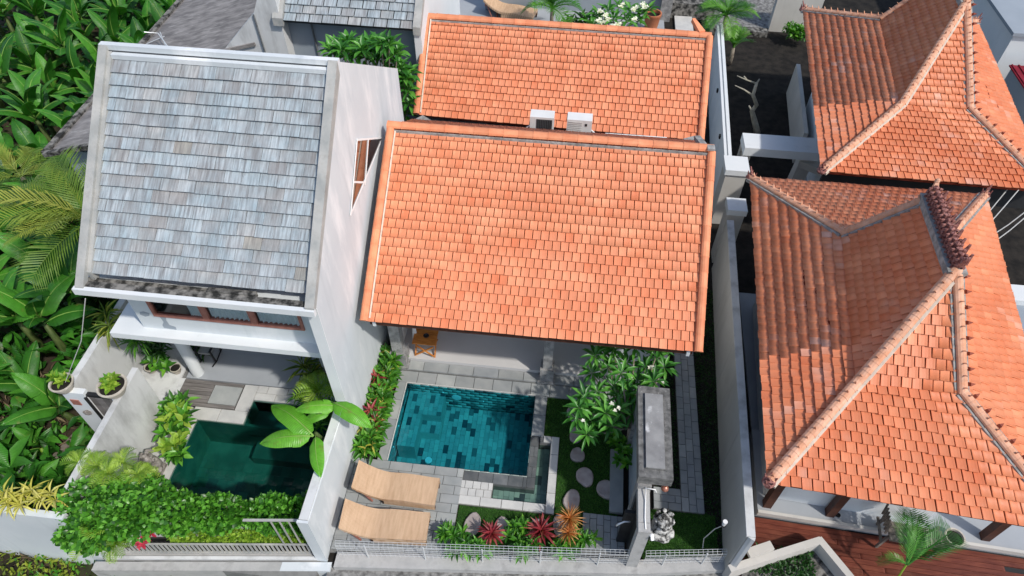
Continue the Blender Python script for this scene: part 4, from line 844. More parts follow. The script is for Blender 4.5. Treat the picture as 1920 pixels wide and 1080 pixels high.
# below the roofs: floor, posts, walls
def under(t, FL, FR, BR, BL, fz, posts):
    c = (FL+FR+BR+BL)/4
    ins = [c+(p-c)*k for p, k in ((FL, .7), (FR, .7), (BR, .8), (BL, .8))]
    mb = MB(); mb.prism([(p.x, p.y) for p in ins], -.4, fz); part(mb, 'floor', M['floor_g'], t)
    wl_ = [c+(p-c)*.66 for p in (FL, FR, BR, BL)]
    mb = MB()
    for a, b in zip(wl_, wl_[1:]+wl_[:1]): mb.obox((a.x, a.y, 1.5), (b.x, b.y, 1.5), .1, 2.8)
    part(mb, 'wall', M['wall_w'], t)
    return ins
ins = under(pav, FL, FR, BR, BL, .0, None)
a, b = gp(1421, 958, .15), gp(1860, 1026, .15)
mb = MB(); d_ = (b-a).normalized(); n_ = Vector((-d_.y, d_.x, 0)); e2 = a+d_*5.2
mb.prism([(a.x, a.y), (e2.x, e2.y), (e2.x+n_.x*1.8, e2.y+n_.y*1.8), (a.x+n_.x*1.8, a.y+n_.y*1.8)], -.2, .15); part(mb, 'veranda_floor', M['floor_g'], pav)
mb = MB(); mb.obox((a.x, a.y-.01, .12), (e2.x, e2.y-.01, .12), .06, .12); part(mb, 'veranda_edge', M['wall_c'], pav)
for q in ((1438, 955), (1556, 972), (1848, 1017)):
    P = gp(*q, .15)+n_*.1; mb = MB(); mb.obox((P.x, P.y, .15), (P.x, P.y, 2.95), .15, .15, (d_.x, d_.y, 0)); part(mb, 'post', M['darkwood'], pav)
mb = MB(); mb.obox((FL.x+.1, FL.y+.25, 2.86), (FR.x, FR.y+.25, 2.86), .12, .12); mb.obox((FL.x+.2, FL.y+.1, 2.86), (BL.x+.2, BL.y, 2.86), .12, .12); part(mb, 'eave_beam', M['darkwood'], pav)
under(pav2, FL2, FR2, BR2, BL2, .1, None)
for q in ((1562, 345), (1729, 358), (1856, 370)):
    P = gp(*q, 1.0); mb = MB(); mb.obox((P.x, P.y+.3, .1), (P.x, P.y+.3, 3.0), .14, .14, (0, 1, 0)); part(mb, 'post', M['darkwood'], pav2)
mb = MB(); p_, q_ = FL2+Vector((.2, .35, -.55)), FR2+Vector((0, .35, -.55)); mb.obox(p_, q_, .06, .5); part(mb, 'clerestory', M['dark'], pav2)
# red timber deck in front of the pavilion
dk2 = MB(); dk2.prism([(3.72, 5.1), (9.5, 4.0), (9.5, 6.2), (4.2, 6.6)], -.2, -.07); rd = struct('red_timber_deck', dk2, M['dark'])
bme = slab_mesh('merbau'); ang = math.atan2(d_.y, d_.x)
for k in range(24):
    for sgm in range(2):
        o = link('deck_board', bme, rd); L_ = 3.0; s0 = a-n_*(.09+k*.1)+d_*(-.7+sgm*3.0-(k % 3)*.4+L_/2)
        lx_ = s0.x-L_/2
        if lx_ < 3.7: cut = 3.7-lx_; L_ -= cut; s0 = s0+d_*cut/2
        if L_ < .1: L_ = .1
        o.location = (s0.x, s0.y, -.068); o.scale = (L_-.01, .094, .03+random.uniform(0, .002)); o.rotation_euler = (0, 0, ang)
# cream planter at the bottom right
pl = thing('cream_planter', 'cream walled planter with black stained soil at the bottom right by the deck', 'planter', (4.6, 5, 0))
zt = .35; A1, A2, A3 = gp(1368, 1066, zt), gp(1540, 1012, zt), gp(1602, 1084, zt)
mb = MB(); mb.obox((A1.x, A1.y, -.2+zt/2+.1), (A2.x, A2.y, -.2+zt/2+.1), .13, zt+.2); mb.obox((A2.x-.04, A2.y+.03, -.2+zt/2+.098), (A3.x-.04, A3.y, -.2+zt/2+.098), .13, zt+.196); part(mb, 'wall', M['wall_c'], pl)
mb = MB(); q = [gp(x, y, .02) for x, y in ((1395, 1068), (1535, 1022), (1600, 1095), (1380, 1110))]; mb.prism([(p.x, p.y) for p in reversed(q)], -.3, .02); part(mb, 'soil', M['moss'], pl)
mb = MB(); P, Q = gp(1402, 1038, .42), gp(1447, 1023, .42); mb.obox(P, Q, .16, .08); o = mb.build('stone_block', M['wall_c']); tag(o, 'loose cream block lying on the planter wall beside the deck', 'block')

# ================================================================== BUILDINGS AT THE TOP EDGE
bv_ = thing('back_villa', 'blue-grey rear villa with a shingle eave at the top edge, behind the grey roof', 'villa', (-6, 15, 0))
mb = MB(); mb.box(-7.1, -3.95, 15.3, 15.5, -.07, 4.8); part(mb, 'front_wall', M['wall_g'], bv_)
mb = MB(); q_ = [gy(415, 100, 14.95), gy(476, 24, 14.95), gy(484, -12, 14.95)]; pz = [(q_[0].x, q_[0].z), (q_[1].x, q_[1].z), (q_[2].x, q_[2].z), (-7.1, q_[2].z), (-7.1, -.07), (q_[0].x, -.07)]
n7 = len(pz); mb.add([(a, 14.95, b) for a, b in pz]+[(a, 15.3, b) for a, b in pz], [tuple(range(n7)), tuple(range(2*n7-1, n7-1, -1))]+[(i, n7+i, n7+(i+1) % n7, (i+1) % n7) for i in range(n7)]); mb.box(-7.14, -7.101, 14.951, 15.3, -.07, 5.4); part(mb, 'side_wall', M['wall_s'], bv_)
mb = MB(); mb.tube([gy(475, 27, 14.91), gy(503, 118, 14.91)], .02, 6); mb.tube([gy(580, 30, 15.27), gy(600, 115, 15.27)], .025, 6); part(mb, 'drain_pipe', M['lead'], bv_)
E0, E1, R0, R1 = (-7.0, 14.9, 4.72), (-3.9, 14.9, 4.72), (-7.0, 17.3, 6.6), (-3.9, 17.3, 6.6)
mb = MB(); slab_between(mb, [E0, E1, R1, R0], (0, -.6, .8), .08); r4 = part(mb, 'roof', M['shingle_deck'], bv_)
acc = []; face_tiles(acc, E0, E1, R1, R0, .31, .21, .204, stag=.43, jig=.004); emit_tiles(acc, SH, M['shingle'], r4, 'shingle')
mb = MB(); mb.xprism([(14.85, 4.6), (14.85, 4.8), (17.3, 6.75), (17.3, 6.5)], -7.25, -7.0); part(mb, 'parapet', M['parapet'], bv_); mb = MB(); mb.xprism([(14.85, 4.6), (14.85, 4.8), (17.3, 6.75), (17.3, 6.5)], -3.9, -3.72); part(mb, 'parapet', M['parapet'], bv_)
mb = MB(); mb.xprism([(14.9, -.07), (14.9, 4.6), (17.3, 6.5), (20, 4.5), (20, -.07)], -3.9, -3.73); part(mb, 'gable_wall', M['wall_w'], bv_)
wg = thing('low_wing', 'low wing with a streaked weathered grey roof along the banana grove', 'building', (-10.5, 16, 0))
zz = lambda x: 3.0+(x+11.75)*.28
mb = MB(); sl_ = [(-11.75, 11.5, 3.0), (-8.2, 11.5, zz(-8.2)), (-8.2, 15, zz(-8.2)), (-8.6, 15, zz(-8.6)), (-8.6, 27, zz(-8.6)), (-11.75, 27, 3.0)]
slab_between(mb, [(-11.75, 11.5, 3.0), (-8.55, 11.5, zz(-8.55)), (-8.55, 14.9, zz(-8.55)), (-7.9, 14.9, zz(-7.9)), (-7.9, 27, zz(-7.9)), (-11.75, 27, 3.0)], (-.27, 0, .96), .08); part(mb, 'roof', M['weathered'], wg)
mb = MB(); mb.obox((-11.8, 11.45, 3.02), (-11.8, 27, 3.02), .14, .1); mb.obox((-11.8, 11.45, 3.01), (-8.6, 11.45, zz(-8.6)+.01), .12, .1); part(mb, 'roof_edge', M['moss'], wg)
mb = MB(); mb.box(-11.55, -8.7, 11.7, 11.85, -.6, 2.95); mb.box(-11.55, -11.4, 11.86, 27, -.6, 2.95); part(mb, 'wall', M['wall_g'], wg)
mb = MB(); pts = [gp(270, 60, 3.6), gp(296, 62, 3.5), gp(318, 92, 3.5)]; mb.tube(pts, .015, 5); mb.tube([gp(275, 82, 3.3), gp(308, 68, 3.5)], .012, 5); mb.tube([gp(300, 60, 3.4), gp(312, 90, 3.4)], .012, 5)
tag(mb.build('fallen_antenna', M['steel']), 'thin white wire antenna lying on the streaked grey roof', 'antenna')
# courtyard behind the rear wing
t = thing('courtyard_wall', 'white and pale green wall corner above the left end of the rear orange roof', 'wall', (-3, 20, 0))
mb = MB(); mb.box(-3.72, -1.9, 25.2, 25.4, -.1, 3); part(mb, 'wall', M['wall_g'], t)
mb = MB(); mb.box(-1.85, 3.0, 25.6, 25.8, -.1, 2.2); part(mb, 'pool_side_wall', M['wall_g'], t)
mb = MB(); q = gp(1245, 30, 0); mb.box(q.x-.2, q.x+.2, q.y-.3, q.y+1.5, -.1, .9); mb.box(q.x-.26, q.x+.26, q.y-.36, q.y+.4, .9, 1.05); tag(mb.build('garden_pillar', M['column']), 'grey stained stone pillar beside the terracotta pot at the top', 'pillar')
mb = MB(); q = gp(1283, 38, .03); mb.box(q.x-.35, q.x+.3, q.y-1.2, q.y+.4, -.07, .03); tag(mb.build('courtyard_slab', M['stone_l']), 'single pale slab in the grass behind the right end of the rear roof', 'slab')
mb = MB(); q = gp(1290, 8, .4); mb.box(q.x-1, q.x+1, q.y-.2, q.y+.2, -.07, .5); tag(mb.build('lane_wall', M['moss']), 'black stained low wall at the top edge behind the garden pillar', 'wall')
# far right bits
q = gp(1895, 30, 2.2); t = thing('neighbour_building', 'pale flat-roofed building at the top right corner', 'building', (q.x, q.y, 0))
mb = MB(); mb.box(q.x-.3, q.x+4, q.y-1.2, q.y+5, -.1, 2.2); part(mb, 'wall', M['wall_w'], t)
mb = MB(); mb.box(q.x-.4, q.x+4.1, q.y-1.3, q.y+5.1, 2.2, 2.3); part(mb, 'flat_roof', M['wall_g'], t)
q = gp(1898, 125, 1.6); t = thing('red_shed', 'shed with a crimson ribbed roof at the right edge of the photo', 'shed', (q.x, q.y, 0))
mb = MB(); mb.box(q.x, q.x+3, q.y-2.0, q.y, -.1, 1.55); part(mb, 'wall', M['wall_g'], t)
rr_ = MB(); rr_.box(q.x-.05, q.x+3, q.y-2.1, q.y+.1, 1.56, 1.6)
for k in range(14): rr_.box(q.x+k*.2, q.x+k*.2+.04, q.y-2.1, q.y+.1, 1.6, 1.63)
part(rr_, 'ribbed_roof', M['redroof'], t)
q = gp(1905, 560, .9); t = thing('cream_kiosk', 'pale block wall projecting from behind the right slope of the pavilion', 'wall', (q.x, q.y, 0))
mb = MB(); mb.box(q.x-.25, q.x+2, q.y-1.3, q.y+.35, -.1, .8); part(mb, 'body', M['wall_g'], t)
mb = MB(); mb.box(q.x-.3, q.x+2, q.y-.1, q.y+.4, .8, .95); part(mb, 'coping', M['wall_w'], t)
for k, (p1, p2) in enumerate((((1852, 400), (1925, 310)), ((1856, 418), (1925, 338)), ((1862, 440), (1925, 395)), ((1866, 452), (1925, 405)))):
    P, Q = gp(*p1, 2.7), gp(*p2, 3.0); mb = MB(); mid = (P+Q)/2-Vector((0, 0, .06)); mb.tube([P, mid, Q], .011, 5)
    tag(mb.build('power_cable', M['stone_l']), ['topmost', 'second from top', 'third from top', 'lowest'][k]+' of four thin pale cables beyond the right eave of the crested pavilion', 'cable', 'cables at the right edge')

# ================================================================== FURNITURE AND SMALL THINGS
def weave_mat():
    m, n, l, b = nt('woven_rattan'); v = pos_socket(n, l)
    w1_ = n.new('ShaderNodeTexWave'); w1_.wave_type = 'BANDS'; w1_.bands_direction = 'X'; w1_.inputs['Scale'].default_value = 17; w1_.inputs['Distortion'].default_value = .6; w1_.inputs['Detail'].default_value = 2; l.new(v, w1_.inputs[0])
    w2_ = n.new('ShaderNodeTexWave'); w2_.bands_direction = 'Y'; w2_.inputs['Scale'].default_value = 19; w2_.inputs['Distortion'].default_value = .8; l.new(v, w2_.inputs[0])
    mu = n.new('ShaderNodeMath'); mu.operation = 'MULTIPLY'; l.new(w1_.outputs['Fac'], mu.inputs[0]); l.new(w2_.outputs['Fac'], mu.inputs[1])
    nz = noise(n, l, pos_socket(n, l, (7, 1, 1)), 3, 3); ad = n.new('ShaderNodeMath'); ad.operation = 'MULTIPLY_ADD'; l.new(nz, ad.inputs[0]); ad.inputs[1].default_value = .7; l.new(mu.outputs[0], ad.inputs[2])
    r = ramp(n, l, ad.outputs[0], [(.2, (.42, .245, .13)), (.55, (.62, .41, .25)), (.95, (.74, .54, .37))]); l.new(r.outputs[0], b.inputs['Base Color']); b.inputs['Roughness'].default_value = .6
    bp = n.new('ShaderNodeBump'); bp.inputs['Strength'].default_value = .7; bp.inputs['Distance'].default_value = .01; l.new(mu.outputs[0], bp.inputs['Height']); l.new(bp.outputs[0], b.inputs['Normal']); return m
M['weave'] = weave_mat()
def lounger(x0, yc, rot, label, L=1.55, W=.56):
    t = thing('sun_lounger', label, 'sun lounger', (x0, yc, 0), 'woven sun loungers'); t.rotation_euler = (0, 0, rot)
    prof = []
    N = 28
    for i in range(N+1):
        s = i/N; x = s*L
        z = .3+.022*math.sin((s-.42)*8.5)
        z += max(0, .4-s)**1.6*1.55
        prof.append((x, z))
    mb = MB(); vs = []
    for x, z in prof: vs += [(x, -W/2, z), (x, W/2, z), (x, W/2, z-.08), (x, -W/2, z-.08)]
    fs = []
    for i in range(N): a = i*4; fs += [(a, a+4, a+5, a+1), (a+1, a+5, a+6, a+2), (a+2, a+6, a+7, a+3), (a+3, a+7, a+4, a)]
    fs += [(0, 1, 2, 3), (4*N+3, 4*N+2, 4*N+1, 4*N)]; mb.add(vs, fs); smoothsh(mb.build('woven_top', M['weave'], t), 35)
    for s_ in (-1, 1):
        mb = MB(); vs = []
        for i in range(10, N+1): x, z = prof[i]; vs += [(x, s_*(W/2-.01), z-.08), (x, s_*(W/2-.01), .05)]
        k = N-10+1; mb.add(vs, [(2*i, 2*i+2, 2*i+3, 2*i+1) for i in range(k-1)]); mb.build('side_skirt', M['weave'], t)
    for x in (.5, L-.06):
        for s_ in (-1, 1): mb = MB(); mb.box(x, x+.05, s_*(W/2-.06)-.025, s_*(W/2-.06)+.025, 0, .24); mb.build('leg', M['darkwood'], t)
    mb = MB(); mb.obox((.12, -W/2+.05, .5), (.3, -W/2+.05, .03), .03, .03, (0, 1, 0)); mb.obox((.12, W/2-.05, .5), (.3, W/2-.05, .03), .03, .03, (0, 1, 0)); mb.box(.05, .09, -W/2+.03, W/2-.03, .4, .5); mb.build('head_support', M['wood_w'], t)
    mb = MB(); mb.box(.3, .62, W/2-.06, W/2+.012, .03, .2); mb.build('frame_rail', M['darkwood'], t)
    return t
lounger(-3.52, 5.77, -.005, 'woven rattan sun lounger nearer the turquoise pool'); lounger(-3.56, 4.98, .05, 'woven rattan sun lounger nearer the wire mesh fence')
P = gp(915, 32, 0); lo = lounger(P.x-.1, P.y+.35, -.2, 'woven lounger in the rear courtyard above the orange ridge', L=1.9, W=.7)
# teak folding table and chair legs on the terrace
P = gp(797, 655, .15); tb = thing('folding_table', 'small teak folding table with a dark bowl on the terrace', 'table', (P.x, P.y, .15))
cx, cy = gy(797, 641, 9.1).x, 9.2; zt = .58
for k in range(5): mb = MB(); mb.box(cx-.26, cx+.26, cy-.24+k*.1, cy-.24+k*.1+.09, zt, zt+.025); part(mb, 'slat', M['teak'], tb)
for s_ in (-1, 1):
    mb = MB(); mb.obox((cx+s_*.22, cy-.25, .155), (cx+s_*.22, cy+.22, zt), .03, .03, (1, 0, 0)); part(mb, 'leg', M['teak'], tb)
    mb = MB(); mb.obox((cx+s_*.19, cy+.25, .155), (cx+s_*.19, cy-.22, zt), .03, .03, (1, 0, 0)); part(mb, 'leg', M['teak'], tb)
mb = MB(); mb.obox((cx-.2, cy-.25, .2), (cx+.2, cy-.22, .5), .03, .025, (0, 1, 0)); mb.obox((cx+.2, cy-.25, .2), (cx-.2, cy-.2, .5), .03, .025, (0, 1, 0)); part(mb, 'brace', M['teak'], tb)
mb = MB(); mb.lathe([(.0, .0), (.04, .0), (.065, .03), (.06, .035), (.03, .012), (0, .012)], (cx+.02, cy-.02, zt+.027), 16); tag(mb.build('bowl', M['black']), 'small dark bowl standing on the teak folding table', 'bowl')
for q, lab in (((855, 632), 'teak folding chair mostly hidden under the eave, right of the table'), ((768, 628), 'teak folding chair mostly hidden under the eave, left of the table')):
    P = gp(q[0], q[1]-4, .15); cx, cy = P.x, P.y+.3; t = thing('folding_chair', lab, 'chair', (cx, cy, .15), 'teak folding chairs at the terrace table')
    for s_ in (-1, 1):
        mb = MB(); mb.obox((cx+s_*.18, cy-.22, .155), (cx+s_*.18, cy+.25, .55), .028, .028, (1, 0, 0)); part(mb, 'leg', M['teak'], t)
        mb = MB(); mb.obox((cx+s_*.16, cy+.22, .155), (cx+s_*.16, cy-.2, .5), .028, .028, (1, 0, 0)); part(mb, 'leg', M['teak'], t)
    for k in range(4): mb = MB(); mb.box(cx-.2, cx+.2, cy-.18+k*.1, cy-.18+k*.1+.08, .52, .54); part(mb, 'slat', M['teak'], t)
    mb = MB(); mb.box(cx-.2, cx+.2, cy+.26, cy+.29, .75, .95); mb.box(cx-.2, cx-.17, cy+.24, cy+.27, .5, .95); mb.box(cx+.17, cx+.2, cy+.24, cy+.27, .5, .95); part(mb, 'backrest', M['teak'], t)
# carved lounge chair by the round column
P = gp(395, 672, 0); t = thing('rocking_chair', 'small dark chair with a grey cushion under the balcony of the grey-roof villa', 'chair', P)
mb = MB(); mb.box(P.x-.15, P.x+.15, P.y-.1, P.y+.2, .28, .34); mb.box(P.x-.15, P.x+.15, P.y+.2, P.y+.26, .3, .62); part(mb, 'cushion', M['stone'], t)
mb = MB()
for sx in (-1, 1):
    mb.tube([(P.x+sx*.17, P.y-.25, .06), (P.x+sx*.17, P.y-.05, .01), (P.x+sx*.17, P.y+.25, .05)], .015, 5); mb.obox((P.x+sx*.17, P.y-.1, .02), (P.x+sx*.17, P.y-.12, .45), .03, .03, (0, 1, 0)); mb.obox((P.x+sx*.17, P.y+.2, .03), (P.x+sx*.17, P.y+.28, .7), .03, .03, (0, 1, 0)); mb.obox((P.x+sx*.17, P.y-.15, .45), (P.x+sx*.17, P.y+.24, .45), .04, .025)
part(mb, 'frame', M['black'], t)
# pots
def pot(name, c, r, h, m, lab, grp=None, soil=True):
    t = thing(name, lab, 'pot', c, grp); mb = MB(); mb.lathe([(0, 0), (r*.62, 0), (r*.82, h*.4), (r*.98, h*.86), (r*1.05, h*.9), (r*1.05, h), (r*.9, h), (r*.86, h*.8), (0, h*.78)], c, 24); smoothsh(part(mb, 'pot_body', M[m], t))
    if soil: mb = MB(); mb.lathe([(0, h*.86), (r*.87, h*.84)], c, 20); part(mb, 'potting_soil', M['soil'], t)
    return t
PA = Vector((-9.12, 6.36, 1.66)); PB = Vector((-8.14, 6.4, 1.66))
pot('clay_pot', PA, .21, .22, 'potgrey', 'shallow clay pot on the left end of the gate wall'); pot('clay_pot', PB, .26, .24, 'potgrey', 'larger shallow clay pot on the right end of the gate wall')
PC, PD = gp(287, 695, 0), gp(333, 697, 0)
pot('white_pot', PC, .13, .17, 'potgrey', 'small pale pot left of the round column, by the timber deck'); pot('white_pot', PD, .12, .17, 'potgrey', 'small brown-rimmed pot next to the foot of the round column')
q = gp(1218, 45, 0); pot('terracotta_pot', q-Vector((0, .6, 0)), .3, .75, 'terracotta', 'tall glossy terracotta pot beside the grey pillar at the top')
q = gp(1778, 1030, 0); PE = q+Vector((0, .1, 0)); pot('palm_pot', PE, .17, .34, 'potgrey', 'patterned grey pot leaning by the red timber deck', soil=True)
# statues
def statue(c, h, m, lab, seed, dark):
    random.seed(seed); t = thing('stone_statue', lab, 'statue', c)
    mb = MB(); mb.box(c[0]-h*.22, c[0]+h*.22, c[1]-h*.2, c[1]+h*.2, c[2], c[2]+h*.14); part(mb, 'plinth', M[m], t)
    mb = MB(); mb.ball((c[0], c[1], c[2]+h*.4), h*.26, (1, .9, 1.15), 14, .1); mb.ball((c[0], c[1]-h*.1, c[2]+h*.24), h*.24, (1.15, .9, .6), 14, .12); mb.ball((c[0]-h*.22, c[1]-h*.1, c[2]+h*.3), h*.1, (1, 1.3, 1), 10, .1); mb.ball((c[0]+h*.22, c[1]-h*.1, c[2]+h*.3), h*.1, (1, 1.3, 1), 10, .1)
    smoothsh(part(mb, 'body', M[m], t), 60)
    mb = MB(); hc = (c[0], c[1]-h*.04, c[2]+h*.78); mb.ball(hc, h*.19, (1, 1, 1.1), 14, .06); mb.ball((hc[0], hc[1]-h*.17, hc[2]-h*.03), h*.07, (1, 1, .8), 8, .1)
    for s_ in (-1, 1): mb.ball((hc[0]+s_*h*.19, hc[1], hc[2]), h*.07, (.6, 1, 1.4), 8, .1); mb.ball((hc[0]+s_*h*.08, hc[1]-h*.15, hc[2]+h*.06), h*.04, (1, 1, 1), 8)
    smoothsh(part(mb, 'head', M[m], t), 60)
    mb = MB()
    for k in range(20):
        a = random.uniform(0, 6.28); e_ = random.uniform(-.1, 1.4); r_ = h*.2
        mb.ball((hc[0]+r_*math.cos(a)*math.cos(e_), hc[1]+r_*math.sin(a)*math.cos(e_)+h*.05, hc[2]+r_*math.sin(e_)), h*.055, (1, 1, 1), 7, .12)
    part(mb, 'curled_mane', M[m], t)
statue(gp(300, 882, 0)+Vector((-.05, .0, 0)), .66, 'statue', 'weathered crouching stone lion statue on the ledge left of the dark pool', 3, True)
statue(gp(1237, 1003, 0)+Vector((-.02, .03, 0)), .8, 'statue_b', 'black and white lichened stone guardian statue right of the gate post', 5, True)
# garden lamp on a bent wire
P = Vector((3.11, 5.36, 0)); t = thing('garden_lamp', 'white spotlight on a thin bent stake in the dark corridor', 'lamp', P)
Q = Vector((3.2, 5.3, 1.3)); mb = MB(); mb.tube([P, P+Vector((-.06, .02, .4)), P+Vector((.02, 0, .9)), Q-Vector((0, 0, .08))], .009, 6); part(mb, 'stake', M['stone_l'], t)
mb = MB(); mb.ball(Q-Vector((0, 0, .08)), .045, (1, 1, .8), 8); part(mb, 'bracket', M['black'], t)
mb = MB(); mb.tube([Q-Vector((0, 0, .05)), Q+Vector((0, 0, .08))], [.03, .042], 10); part(mb, 'head', M['white'], t)
# old bench on the pavilion deck
B1_, B2_ = gp(1640, 1010, 0), gp(1690, 1012, 0); F1 = gp(1612, 1030, 0); t = thing('wooden_bench', 'old grey wooden bench turned sideways on the pavilion floor', 'bench', F1)
c = gp(1655, 985, .15); ax = Vector((math.cos(-.1), math.sin(-.1), 0)); ay = Vector((-ax.y, ax.x, 0)); 
for k in range(3): mb = MB(); o_ = c+ay*(-.3+k*.13)+Vector((-.1, -.1, .38)); mb.obox(o_, o_+ax*.95, .12, .03); part(mb, 'seat_board', M['oldwood'], t)
for dx, dy in ((-.08, -.38), (.85, -.38), (-.08, .0), (.85, .0)): mb = MB(); o_ = c+ax*dx+ay*dy; mb.obox((o_.x-.03, o_.y, .0), (o_.x, o_.y, .5), .045, .045, (0, 1, 0)); part(mb, 'leg', M['oldwood'], t)
mb = MB(); o_ = c+Vector((-.16, -.35, 0)); mb.obox(o_+Vector((0, 0, .12)), o_+ay*.45+Vector((0, 0, .12)), .04, .04); part(mb, 'rail', M['oldwood'], t); mb = MB(); mb.obox(o_+Vector((0, 0, .5)), o_+ay*.45+Vector((0, 0, .5)), .05, .04); part(mb, 'rail', M['oldwood'], t)
for k in range(6): mb = MB(); q = c+ay*(-.34+k*.075)+Vector((-.16, 0, 0)); mb.obox(q+Vector((0, 0, .4)), q+Vector((-.06, 0, .8)), .035, .02, (0, 1, 0)); part(mb, 'back_slat', M['oldwood'], t)
mb = MB(); P = gp(1570, 967, .15); mb.lathe([(0, .01), (.03, .0), (.05, .03), (.045, .05), (.03, .02), (0, .02)], P, 12); tag(mb.build('ash_bowl', M['black']), 'tiny black bowl on the floor beside the second dark wooden post', 'bowl')
mb = MB(); mb.tube([gy(160, 560, 6.4), gy(152, 640, 6.38), (-9.02, 6.36, 1.9)], .008, 5); tag(mb.build('hanging_cord', M['stone_l']), 'thin pale cord hanging from the roof corner to the left gate pot', 'cord')
random.seed(11)
# ================================================================== PLANTS
def leaf_tmpl(nseg=3, shape=(.35, 1, .75), fold=.25, droop=.35):
    """narrow leaf along +y, folded along its midrib, drooping; triangles only (as quads with a repeated tip avoided)"""
    vs = [(0, 0, 0)]; fs = []
    rows = []
    for i in range(nseg):
        t = (i+1)/(nseg+1); w_ = shape[i]/2; z = -droop*t*t; k = len(vs)
        vs += [(-w_, t, z+fold*w_), (0, t, z), (w_, t, z+fold*w_)]; rows.append(k)
    vs.append((0, 1, -droop)); tip = len(vs)-1
    a = rows[0]; fs += [(0, a+1, a), (0, a+2, a+1)]
    for p, q in zip(rows, rows[1:]): fs += [(p, p+1, q+1), (p, q+1, q), (p+1, p+2, q+2), (p+1, q+2, q+1)]
    a = rows[-1]; fs += [(a, a+1, tip), (a+1, a+2, tip)]
    return vs, fs
LT = leaf_tmpl(); LT_R = leaf_tmpl(2, (.95, .8), .2, .2); LT_N = leaf_tmpl(3, (.6, 1, .7), .3, .5); LT_S = leaf_tmpl(2, (1, .7), .2, .3)
def frame_(d, up, L, W, pos):
    d = Vector(d).normalized(); s = d.cross(Vector(up))
    if s.length < 1e-3: s = d.cross(Vector((.3, .9, .1)))
    s.normalize(); n = s.cross(d)
    return np.array(((s.x*W, d.x*L, n.x*L, pos[0]), (s.y*W, d.y*L, n.y*L, pos[1]), (s.z*W, d.z*L, n.z*L, pos[2]), (0, 0, 0, 1)))
def rosette(Ms, c, n, L, W, el=(10, 70), ax=Vector((0, 0, 1)), jit=.15):
    c = Vector(c); qt = Vector((0, 0, 1)).rotation_difference(Vector(ax).normalized()); a0 = random.random()*6
    for k in range(n):
        a = a0+k*2.399; e = R(el[0]+(el[1]-el[0])*k/max(1, n-1)); d = Vector((math.cos(a)*math.cos(e), math.sin(a)*math.cos(e), math.sin(e)))
        d = qt @ d; l_ = L*random.uniform(1-jit, 1+jit); Ms.append(frame_(d, qt @ Vector((0, 0, 1)), l_, W*random.uniform(.85, 1.15), c))
def fol(name, Ms, m, parent=None, tmpl=None, off=True):
    tv, tf = tmpl or LT
    if parent is not None:
        o_ = world_off(parent); Ms = [x.copy() for x in Ms]
        for x in Ms: x[0, 3] -= o_.x; x[1, 3] -= o_.y; x[2, 3] -= o_.z
    return inst(name, tv, tf, Ms, np.random.rand(len(Ms)), G[m] if isinstance(m, str) else m, parent)
def rdir(up=.3):
    v = Vector((random.gauss(0, 1), random.gauss(0, 1), random.gauss(0, 1)+up)); return v.normalized()
def bush(label, c, r, n, L, W, m, cat='bush', name='bush', sz=(1, 1, 1), tmpl=None, group=None, stem=True, up=.5, noise_=.35, extra=None, stemm='bark'):
    """leaf clumps spread through an uneven volume; stem below"""
    c = Vector(c); t = thing(name, label, cat, (c.x, c.y, c.z-r*sz[2]), group); Ms = []
    lobes = [(c+Vector((random.uniform(-1, 1)*r*sz[0]*.6, random.uniform(-1, 1)*r*sz[1]*.6, random.uniform(-.3, .6)*r*sz[2])), random.uniform(.35, .6)*r) for _ in range(7)]+[(c, r*.7)]
    for k in range(n):
        lc, lr_ = random.choice(lobes); d = rdir(up); p = lc+Vector((d.x*lr_*sz[0], d.y*lr_*sz[1], d.z*lr_*sz[2]))*random.uniform(.55, 1.05)
        dd = (d+rdir(.2)*.8).normalized(); Ms.append(frame_(dd, rdir(2.5), L*random.uniform(.6, 1.25), W*random.uniform(.7, 1.2), p))
    fol('foliage', Ms, m, t, tmpl)
    if stem:
        mb = MB(); b = Vector((c.x, c.y, c.z-r*sz[2]*1.0))
        for k in range(4):
            l0 = random.choice(lobes)[0]; mb.tube([b, (b+l0)/2+rdir()*.04, l0], [.02, .014, .006], 5)
        part(mb, 'stem', M[stemm], t)
    return t
